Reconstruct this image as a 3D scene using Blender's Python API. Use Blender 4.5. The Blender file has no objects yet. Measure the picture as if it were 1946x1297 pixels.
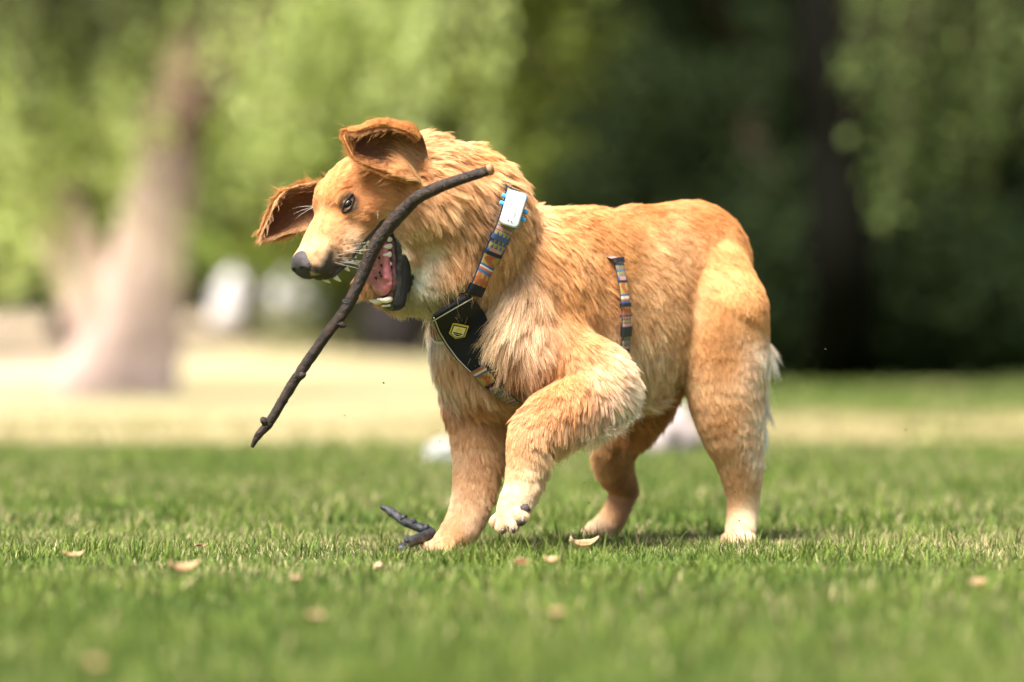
import bpy, bmesh, math, random
import numpy as np
from mathutils import Vector, Matrix, kdtree
R = math.radians
rng = np.random.default_rng(7)
random.seed(7)
sc = bpy.context.scene
col = sc.collection

# ------------------------------------------------------------------ camera, world, sun, exposure
CAM_D, CAM_Z, FPX = 7.3, 0.36, 8030.0
cam = bpy.data.cameras.new('camera'); cam_o = bpy.data.objects.new('camera', cam); col.objects.link(cam_o)
cam_o.location = (0, -CAM_D, CAM_Z); cam_o.rotation_euler = (R(90), 0, 0)
cam.lens = FPX / 1946 * 36; cam.sensor_width = 36
cam.clip_end = 500; cam.clip_start = 0.1
cam.dof.use_dof = True; cam.dof.focus_distance = CAM_D - 0.22; cam.dof.aperture_fstop = 2.0
sc.camera = cam_o
SUN_EL, SUN_AZ = 60, -145          # azimuth measured from +Y (away from the camera) towards +X
world = bpy.data.worlds.new('World'); sc.world = world; world.use_nodes = True
wn = world.node_tree.nodes; wl = world.node_tree.links
sky = wn.new('ShaderNodeTexSky'); sky.sky_type = 'NISHITA'; sky.sun_disc = False
sky.sun_elevation = R(SUN_EL); sky.sun_rotation = R(SUN_AZ); sky.dust_density = 6.0; sky.air_density = 1.0; sky.ozone_density = 0.0
bgn = wn['Background']; wl.new(sky.outputs[0], bgn.inputs[0]); bgn.inputs[1].default_value = 0.075
sun = bpy.data.lights.new('sun', 'SUN'); sun.energy = 5.0; sun.angle = R(28); sun.color = (1.0, 0.95, 0.88)
sun_o = bpy.data.objects.new('sun', sun); col.objects.link(sun_o)
sd = Vector((math.sin(R(SUN_AZ)) * math.cos(R(SUN_EL)), math.cos(R(SUN_AZ)) * math.cos(R(SUN_EL)), math.sin(R(SUN_EL))))
sun_o.rotation_euler = sd.to_track_quat('Z', 'Y').to_euler(); sun_o.location = (-4, 0, 8)
sc.view_settings.view_transform = 'Standard'; sc.view_settings.look = 'None'
sc.view_settings.exposure = 1.6; sc.view_settings.gamma = 1
sc.render.engine = 'CYCLES'
cy = sc.cycles
cy.use_denoising = True
try: cy.denoiser = 'OPENIMAGEDENOISE'
except Exception: pass
cy.max_bounces = 8; cy.diffuse_bounces = 4; cy.transparent_max_bounces = 8; cy.transmission_bounces = 6
cy.sample_clamp_indirect = 6; cy.sample_clamp_direct = 0
sc.cycles_curves.shape = 'RIBBONS' if hasattr(sc, 'cycles_curves') else 'RIBBONS'
try: sc.cycles_curves.subdivisions = 2
except Exception: pass

# ------------------------------------------------------------------ helpers
def K(y): return (CAM_D + y) / FPX              # metres per photo pixel at depth y
def P(px, py, y=0.0):                            # a point of the place from where the photo shows it and how deep it stands
    k = K(y); return np.array([(px - 973) * k, y, CAM_Z - (py - 648.5) * k])
def ypx(p):                                      # inverse
    k = (CAM_D + p[..., 1]) / FPX
    return 973 + p[..., 0] / k, 648.5 - (p[..., 2] - CAM_Z) / k
def tag(o, label=None, cat=None, group=None, kind=None):
    if label: o['label'] = label
    if cat: o['category'] = cat
    if group: o['group'] = group
    if kind: o['kind'] = kind
    return o
def link(name, data, parent=None):
    o = bpy.data.objects.new(name, data); col.objects.link(o)
    if parent is not None:
        o.parent = parent; o.matrix_parent_inverse = Matrix.Translation(-Vector(parent_loc(parent)))
    return o
def parent_loc(p):
    v = Vector((0, 0, 0))
    while p is not None:
        v = v + p.location; p = p.parent if False else None
    return v
def empty(name, loc):
    o = bpy.data.objects.new(name, None); col.objects.link(o); o.location = loc; o.empty_display_size = 0.05; return o
def mesh_np(name, V, F, mat=None, parent=None, smooth=True, colors=None):
    """V (n,3); F list of index arrays (m,3)/(m,4)"""
    me = bpy.data.meshes.new(name)
    if not isinstance(F, (list, tuple)) or (len(F) and not isinstance(F[0], np.ndarray)): F = [np.array(F)]
    F = [f for f in F if len(f)]
    V = np.asarray(V, dtype=np.float32)
    me.vertices.add(len(V)); me.vertices.foreach_set('co', V.ravel())
    nl = sum(f.size for f in F); npoly = sum(len(f) for f in F)
    me.loops.add(nl); me.loops.foreach_set('vertex_index', np.concatenate([f.ravel() for f in F]).astype(np.int32))
    me.polygons.add(npoly)
    tot = np.concatenate([np.full(len(f), f.shape[1]) for f in F]); st = np.concatenate([[0], np.cumsum(tot)[:-1]])
    me.polygons.foreach_set('loop_start', st.astype(np.int32))
    try: me.polygons.foreach_set('loop_total', tot.astype(np.int32))
    except Exception: pass
    if smooth: me.polygons.foreach_set('use_smooth', np.ones(npoly, dtype=bool))
    me.update(calc_edges=True); me.validate()
    if colors is not None:
        a = me.color_attributes.new('tint', 'FLOAT_COLOR', 'POINT')
        c = np.ones((len(V), 4), dtype=np.float32); c[:, :3] = colors
        a.data.foreach_set('color', c.ravel())
    if mat: me.materials.append(mat)
    return link(name, me, parent)
def unit(v, axis=-1):
    v = np.asarray(v, dtype=float); n = np.linalg.norm(v, axis=axis, keepdims=True); return v / np.maximum(n, 1e-12)
class Wave:                                       # cheap smooth 3-D noise: a sum of random sine waves, about -1..1
    def __init__(s, scale, n=10, seed=0):
        r = np.random.default_rng(seed); s.k = unit(r.normal(size=(n, 3))) * (2 * np.pi / scale) * r.uniform(.6, 1.6, (n, 1)); s.p = r.uniform(0, 6.28, n)
    def __call__(s, x): return np.sin(x @ s.k.T + s.p).sum(1) / math.sqrt(len(s.p)) * 0.9

# ------------------------------------------------------------------ materials
def new_mat(name):
    m = bpy.data.materials.new(name); m.use_nodes = True; nt = m.node_tree
    b = nt.nodes['Principled BSDF']; return m, nt, b
def simple(name, c, rough=0.6, spec=0.5, noise=0, nscale=40, bump=0, bscale=200, c2=None, sss=0):
    m, nt, b = new_mat(name); b.inputs['Base Color'].default_value = (*c, 1); b.inputs['Roughness'].default_value = rough
    b.inputs['Specular IOR Level'].default_value = spec
    if sss: b.inputs['Subsurface Weight'].default_value = sss; b.inputs['Subsurface Scale'].default_value = 0.004
    tc = nt.nodes.new('ShaderNodeTexCoord')
    if noise or c2:
        n = nt.nodes.new('ShaderNodeTexNoise'); n.inputs['Scale'].default_value = nscale; n.inputs['Detail'].default_value = 5
        nt.links.new(tc.outputs['Object'], n.inputs['Vector'])
        r = nt.nodes.new('ShaderNodeValToRGB'); r.color_ramp.elements[0].position = .35; r.color_ramp.elements[1].position = .68
        cc = c2 or tuple(x * (1 - noise) for x in c)
        r.color_ramp.elements[0].color = (*cc, 1); r.color_ramp.elements[1].color = (*c, 1)
        nt.links.new(n.outputs[0], r.inputs[0]); nt.links.new(r.outputs[0], b.inputs['Base Color'])
    if bump:
        n2 = nt.nodes.new('ShaderNodeTexNoise'); n2.inputs['Scale'].default_value = bscale; n2.inputs['Detail'].default_value = 6
        nt.links.new(tc.outputs['Object'], n2.inputs['Vector'])
        bp = nt.nodes.new('ShaderNodeBump'); bp.inputs['Strength'].default_value = bump; bp.inputs['Distance'].default_value = .002
        nt.links.new(n2.outputs[0], bp.inputs['Height']); nt.links.new(bp.outputs[0], b.inputs['Normal'])
    return m
def attr_mat(name, rough=.6, transl=0.0, spec=.3, attr='tint', bump=0, bscale=300):
    m, nt, b = new_mat(name)
    a = nt.nodes.new('ShaderNodeAttribute'); a.attribute_name = attr
    nt.links.new(a.outputs['Color'], b.inputs['Base Color']); b.inputs['Roughness'].default_value = rough
    b.inputs['Specular IOR Level'].default_value = spec
    if bump:
        tc = nt.nodes.new('ShaderNodeTexCoord'); n2 = nt.nodes.new('ShaderNodeTexNoise'); n2.inputs['Scale'].default_value = bscale
        nt.links.new(tc.outputs['Object'], n2.inputs['Vector'])
        bp = nt.nodes.new('ShaderNodeBump'); bp.inputs['Strength'].default_value = bump; bp.inputs['Distance'].default_value = .002
        nt.links.new(n2.outputs[0], bp.inputs['Height']); nt.links.new(bp.outputs[0], b.inputs['Normal'])
    if transl > 0:
        t = nt.nodes.new('ShaderNodeBsdfTranslucent'); nt.links.new(a.outputs['Color'], t.inputs['Color'])
        mx = nt.nodes.new('ShaderNodeMixShader'); mx.inputs[0].default_value = transl
        nt.links.new(b.outputs[0], mx.inputs[1]); nt.links.new(t.outputs[0], mx.inputs[2])
        nt.links.new(mx.outputs[0], nt.nodes['Material Output'].inputs['Surface'])
    return m
M = {}
M['skin'] = attr_mat('dog_skin', .65, 0, .25, bump=.4)
M['fur'] = attr_mat('dog_fur', .48, .30, .30)
M['nose'] = simple('nose_leather', (.042, .034, .036), .45, .4, bump=.8, bscale=700)
M['lip'] = simple('lip_skin', (.050, .045, .055), .30, .6, noise=.7, nscale=70, bump=1.0, bscale=260)
M['mouth'] = simple('mouth_lining', (.10, .03, .035), .3, .5, c2=(.015, .008, .01), nscale=60)
M['tongue'] = simple('tongue_flesh', (.62, .22, .25), .32, .5, c2=(.45, .12, .15), nscale=70, bump=.5, bscale=900, sss=.4)
M['tooth'] = simple('tooth_enamel', (.82, .76, .62), .25, .5, sss=.2)
M['lid'] = simple('eyelid_skin', (.008, .006, .005), .6, .2)
M['claw'] = simple('claw_horn', (.06, .05, .045), .35, .5)
M['pad'] = simple('paw_pad', (.05, .042, .04), .6, .3, bump=.8, bscale=600)

# ------------------------------------------------------------------ dog: an implicit body, meshed as one surface
BF = np.array([-math.cos(R(40)), -math.sin(R(40)), 0]); BN = np.array([math.sin(R(40)), -math.cos(R(40)), 0]); BU = np.array([0, 0, 1.])
HO_Y = -0.25; HK = K(HO_Y) * 1.10; HO = P(672, 370, HO_Y)
HF = unit([-.498, -.543, -.679]); HE = unit(np.array([.681, -.726, .09]) - HF * np.dot([.681, -.726, .09], HF)); HU = unit(np.cross(HE, HF))
if HU[2] < 0: HU = -HU
def H(a, b, c): return HO + (HF * a + HE * b + HU * c) * HK         # head frame: forward, towards the near (left) side, up
JA = R(52); JD = HF * math.cos(JA) - HU * math.sin(JA); JU = HF * math.sin(JA) + HU * math.cos(JA)
JH = H(-15, 0, -55)
def J(a, b, c): return JH + (JD * a + HE * b + JU * c) * HK         # lower-jaw frame
prims = []
NX = 171; NECK_S0 = 0.0
def cap(part, a, b, ra, rb, k=.02): prims.append(('cap', part, np.array(a), np.array(b), ra, rb, k))
def ell(part, c, ax, r, k=.03): prims.append(('ell', part, np.array(c), np.array(ax), np.array(r), 0, k))
def pc(part, A, B, ra, rb, k=.02): cap(part, P(*A), P(*B), ra * K(A[2]), rb * K(B[2]), k)
def ch(part, pts, k=.02):                        # one limb: a run of tapered segments without swollen joints
    q = np.array(pts, float); e = np.concatenate([[2 * q[0] - q[1]], q, [2 * q[-1] - q[-2]]]); o = []
    for x in np.linspace(0, len(q) - 1, (len(q) - 1) * 3 + 1):
        i = min(int(x), len(q) - 2); f = x - i; a, b, c, d = e[i], e[i + 1], e[i + 2], e[i + 3]
        o.append(.5 * ((2 * b) + (-a + c) * f + (2 * a - 5 * b + 4 * c - d) * f * f + (-a + 3 * b - 3 * c + d) * f ** 3))
    pts = np.array(o)
    prims.append(('chain', part, np.array([P(x, y, d) for x, y, d, r in pts]), np.array([r * K(d) for x, y, d, r in pts]), 0, 0, k))
BODY = np.array([BF, BN, BU]); HEAD = np.array([HF, HE, HU]); JAW = np.array([JD, HE, JU])
def pe(part, C, r, k=.03, ax=BODY): ell(part, P(*C), ax, np.array(r) * K(C[2]), k)
# torso
pe('torso', (1085, 600, .05), (185, 120, 192), .03)
pe('torso', (1200, 660, .14), (110, 80, 105), .05)
pe('torso', (1020, 506, .0), (115, 92, 110), .035)
pe('torso', (1215, 562, .16), (175, 112, 170), .04)
pe('torso', (1115, 482, .07), (100, 80, 76), .04)
pe('torso', (1315, 505, .24), (122, 100, 122), .05)
pe('torso', (925, 640, -.02), (105, 105, 140), .05)
# neck
pc('neck', (970, 520, -.03), (862, 424, -.12), 95, 114, .04)
pc('neck', (862, 392, -.11), (815, 375, -.15), 96, 88, .03)
pc('neck', (870, 420, -.12), (790, 375, -.19), 122, 96, .05)
pc('neck', (912, 352, -.095), (880, 340, -.11), 38, 42, .015)
pc('neck', (812, 385, -.225), (868, 520, -.185), 40, 50, .012)
pc('neck', (790, 375, -.19), (725, 362, -.225), 92, 64, .035)
pc('neck', (880, 560, -.10), (800, 525, -.16), 70, 52, .05)
# head
ell('head', H(0, 0, 0), HEAD, np.array([76, 60, 55]) * HK, .02)
def hc(A, B, ra, rb, k=.012, part='head'): cap(part, H(*A), H(*B), ra * HK, rb * HK, k)
hc((42, 0, -10), (108, 0, -12), 43, 34, .02)
hc((92, 9, -14), (162, 8, -14), 30, 24, .012)
hc((92, -9, -14), (162, -8, -14), 30, 24, .012)
for s in (1, -1):
    hc((-8, 40 * s, -22), (30, 34 * s, -18), 36, 30, .015)
    hc((50, 27 * s, -34), (112, 22 * s, -38), 23, 19, .010)
    hc((112, 20 * s, -33), (148, 12 * s, -38), 18, 15, .010); hc((120, 15 * s, -42), (148, 9 * s, -46), 12, 11, .010)
    hc((30, 24 * s, 34), (54, 17 * s, 31), 16, 13, .012); hc((34, 37 * s, 27), (58, 30 * s, 26), 7, 6, .006); hc((38, 44 * s, 4), (60, 36 * s, 5), 8, 7, .010)  # brow and lids
    def jc(A, B, ra, rb, k=.008): cap('jaw', J(*A), J(*B), ra * HK, rb * HK, k)
    jc((-5, 38 * s, -20), (80, 30 * s, -22), 23, 17, .012)
    jc((80, 30 * s, -22), (158, 12 * s, -16), 17, 13, .010)
cap('jaw', J(10, 0, -32), J(100, 0, -32), 38 * HK, 26 * HK, .015)
cap('jaw', J(100, 0, -32), J(156, 0, -20), 26 * HK, 17 * HK, .012)
cap('neck', J(20, 0, -40), P(830, 500, -.15), 45 * HK, 60 * HK, .03)
hc((45, -26, -42), (134, -19, -52), 13, 10, .008)
pc('neck', (765, 545, -.12), (708, 535, -.12), 46, 26, .03)
# near foreleg (lifted)
pe('armN', (1045, 590, -.080), (112, 60, 150), .02)
ch('armN', [(985, 640, -.09, 84), (1070, 690, -.105, 76), (1140, 728, -.125, 64), (1085, 772, -.165, 54), (1040, 800, -.19, 46), (1008, 832, -.21, 39), (1000, 880, -.212, 34), (992, 930, -.218, 31), (978, 962, -.228, 29), (966, 980, -.235, 20)], .025)
for q, (tx, ty, td) in enumerate([(943, 992, -.212), (954, 1001, -.240), (975, 1000, -.260), (992, 982, -.266)]):
    pc('armN', (968, 970, -.235), (tx, ty, td), 15, 13.5, .002)
# far foreleg (standing)
ch('armF', [(915, 700, .02, 80), (912, 760, .03, 66), (910, 820, .02, 52), (907, 880, .0, 43), (899, 945, -.03, 37), (882, 995, -.06, 33), (862, 1022, -.085, 28), (842, 1035, -.108, 20)], .025)
for q, (tx, ty, td) in enumerate([(820, 1038, -.070), (812, 1043, -.103), (822, 1048, -.138), (846, 1052, -.160)]):
    pc('armF', (852, 1030, -.105), (tx, ty, td), 15, 12.5, .002)
# near hind leg
pe('hindN', (1374, 610, .18), (88, 58, 145), .016)
ch('hindN', [(1375, 600, .185, 80), (1382, 680, .18, 75), (1382, 760, .18, 64), (1392, 825, .19, 51), (1406, 885, .205, 39), (1412, 940, .222, 29), (1411, 980, .225, 27), (1406, 1012, .20, 25), (1402, 1020, .168, 18)], .025)
for tx, ty, td in [(1382, 1026, .150), (1396, 1030, .135), (1412, 1029, .140), (1424, 1025, .155)]: pc('hindN', (1404, 1016, .19), (tx, ty, td), 15, 12.5, .002)
ch('hindN', [(1372, 590, .165, 74), (1345, 670, .155, 46), (1350, 740, .160, 38), (1378, 820, .18, 34)], .03)
# far hind leg
ch('hindF', [(1230, 700, .33, 80), (1195, 790, .34, 58), (1168, 850, .34, 42), (1170, 895, .37, 32), (1185, 932, .40, 24), (1172, 970, .395, 22), (1153, 1000, .38, 23), (1122, 1015, .33, 17)], .03)
pc('hindF', (1190, 912, .41), (1200, 935, .42), 15, 14, .008)
# tail
pc('tail', (1380, 560, .33), (1425, 660, .35), 30, 18, .04)
pc('tail', (1425, 660, .35), (1430, 800, .35), 18, 9, .02)

def smin(a, b, k):
    h = np.clip(.5 + .5 * (b - a) / k, 0, 1); return b * (1 - h) + a * h - k * h * (1 - h)
def d_prim(pr, X):
    kind, part, a, b, r1, r2, k = pr
    if kind == 'cap':
        ab = b - a; L = float(ab @ ab) + 1e-12
        t = np.clip(((X - a) @ ab) / L, 0, 1)
        return np.linalg.norm(X - a - t[..., None] * ab, axis=-1) - (r1 + (r2 - r1) * t)
    if kind == 'chain':
        out = None
        for i in range(len(a) - 1):
            ab = a[i + 1] - a[i]; t = np.clip(((X - a[i]) @ ab) / float(ab @ ab), 0, 1)
            d = np.linalg.norm(X - a[i] - t[..., None] * ab, axis=-1) - (b[i] + (b[i + 1] - b[i]) * t)
            out = d if out is None else smin(out, d, .008)
        return out
    q = (X - a) @ b.T
    k0 = np.linalg.norm(q / r1, axis=-1); k1 = np.linalg.norm(q / (r1 * r1), axis=-1) + 1e-9
    return k0 * (k0 - 1) / k1
def smin(a, b, k):
    h = np.clip(.5 + .5 * (b - a) / k, 0, 1); return b * (1 - h) + a * h - k * h * (1 - h)
def smax(a, b, k): return -smin(-a, -b, k)
VOX = 0.0033
lo = np.array([-.48, -.42, -.02]); hi = np.array([.56, .60, .80])
N = np.ceil((hi - lo) / VOX).astype(int) + 1
ax = [lo[i] + np.arange(N[i]) * VOX for i in range(3)]
G = np.full(tuple(N), 0.12, dtype=np.float32)
def region(pmin, pmax):
    i0 = np.clip(np.floor((pmin - lo) / VOX).astype(int), 0, N - 1); i1 = np.clip(np.ceil((pmax - lo) / VOX).astype(int) + 1, 1, N)
    s = tuple(slice(i0[i], i1[i]) for i in range(3))
    g = np.meshgrid(ax[0][s[0]], ax[1][s[1]], ax[2][s[2]], indexing='ij'); return s, np.stack(g, -1)
for pr in prims:
    kind, part, a, b, r1, r2, k = pr
    if kind == 'cap': pad = max(r1, r2) + .06; mn = np.minimum(a, b) - pad; mx = np.maximum(a, b) + pad
    elif kind == 'chain': pad = b.max() + .06; mn = a.min(0) - pad; mx = a.max(0) + pad
    else:
        pad = np.sqrt(((b * r1[:, None]) ** 2).sum(0)) + .06; mn = a - pad; mx = a + pad
    s, X = region(mn, mx)
    G[s] = smin(G[s], d_prim(pr, X), k)
# carve the mouth hollow above the lower jaw, and the eye sockets
def carve(pr, k):
    kind, part, a, b, r1, r2, _ = pr; pad = max(r1, r2) + .03
    s, X = region(np.minimum(a, b) - pad, np.maximum(a, b) + pad); G[s] = smax(G[s], -d_prim(pr, X), k)
carve(('cap', '', J(40, 0, 12), J(135, 0, 4), 27 * HK, 13 * HK, 0), .006)
carve(('cap', '', J(30, 12, 22), J(80, 30, 25), 20 * HK, 20 * HK, 0), .008)
EYE = {1: H(47, 35, 17), -1: H(47, -35, 17)}

def surface_nets(G):
    S = G < 0; nx, ny, nz = G.shape
    occ = np.zeros((nx - 1, ny - 1, nz - 1), dtype=np.int8)
    for dx in (0, 1):
        for dy in (0, 1):
            for dz in (0, 1): occ += S[dx:nx - 1 + dx, dy:ny - 1 + dy, dz:nz - 1 + dz]
    act = (occ > 0) & (occ < 8); idx = np.full(act.shape, -1, dtype=np.int64); c = np.argwhere(act); idx[act] = np.arange(len(c))
    acc = np.zeros((len(c), 3)); cnt = np.zeros(len(c))
    corners = [(0, 0, 0), (1, 0, 0), (0, 1, 0), (1, 1, 0), (0, 0, 1), (1, 0, 1), (0, 1, 1), (1, 1, 1)]
    for i, a in enumerate(corners):
        for j in range(i + 1, 8):
            b = corners[j]
            if sum(abs(a[q] - b[q]) for q in range(3)) != 1: continue
            va = G[c[:, 0] + a[0], c[:, 1] + a[1], c[:, 2] + a[2]]; vb = G[c[:, 0] + b[0], c[:, 1] + b[1], c[:, 2] + b[2]]
            m = (va < 0) != (vb < 0); t = np.where(m, va / (va - vb + 1e-12), 0)
            acc += np.where(m[:, None], np.array(a) + t[:, None] * (np.array(b) - np.array(a)), 0); cnt += m
    V = lo + (c + acc / cnt[:, None]) * VOX
    quads = []
    for axis in range(3):
        sl0 = [slice(None)] * 3; sl1 = [slice(None)] * 3
        sl0[axis] = slice(0, -1); sl1[axis] = slice(1, None)
        A = S[tuple(sl0)]; B = S[tuple(sl1)]
        u, v = [(1, 2), (2, 0), (0, 1)][axis]
        for flip in (False, True):
            e = np.argwhere((A & ~B) if not flip else (~A & B))
            e = e[(e[:, u] > 0) & (e[:, v] > 0) & (e[:, u] < G.shape[u] - 1) & (e[:, v] < G.shape[v] - 1)]
            if not len(e): continue
            du = np.zeros(3, int); du[u] = 1; dv = np.zeros(3, int); dv[v] = 1
            q = [idx[tuple((e + o).T)] for o in (-du - dv, -dv, np.zeros(3, int), -du)]
            if flip: q = q[::-1]
            quads.append(np.stack(q, 1))
    return V, np.concatenate(quads)
BV, BQ = surface_nets(G)
# light smoothing
def smooth(V, Q, it):
    e = np.concatenate([Q[:, [0, 1]], Q[:, [1, 2]], Q[:, [2, 3]], Q[:, [3, 0]]]); e = np.concatenate([e, e[:, ::-1]])
    deg = np.bincount(e[:, 0], minlength=len(V))[:, None]
    for _ in range(it):
        s = np.stack([np.bincount(e[:, 0], weights=V[e[:, 1], i], minlength=len(V)) for i in range(3)], 1)
        V = .5 * V + .5 * s / deg
    return V
BV = smooth(BV, BQ, 6)
# sampled distance field
def sdf(X):
    g = (X - lo) / VOX; i = np.clip(np.floor(g).astype(int), 0, N - 2); f = np.clip(g - i, 0, 1); r = 0
    for dx in (0, 1):
        for dy in (0, 1):
            for dz in (0, 1):
                w = (f[:, 0] if dx else 1 - f[:, 0]) * (f[:, 1] if dy else 1 - f[:, 1]) * (f[:, 2] if dz else 1 - f[:, 2])
                r = r + w * G[i[:, 0] + dx, i[:, 1] + dy, i[:, 2] + dz]
    return r
def grad(X, h=.005):
    return unit(np.stack([sdf(X + np.eye(3)[i] * h) - sdf(X - np.eye(3)[i] * h) for i in range(3)], 1))
def project(X, off, it=6):
    X = np.array(X, dtype=float)
    for _ in range(it): X = X - grad(X) * (sdf(X) - off)[:, None] * .8
    return X
PARTS = ['torso', 'neck', 'head', 'jaw', 'armN', 'armF', 'hindN', 'hindF', 'tail']
def part_w(X, soft=.012):
    D = np.full((len(X), len(PARTS)), 9.)
    for pr in prims:
        j = PARTS.index(pr[1]); D[:, j] = np.minimum(D[:, j], d_prim(pr, X))
    D -= D.min(1, keepdims=True); W = np.exp(-D / soft); return W / W.sum(1, keepdims=True)

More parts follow.
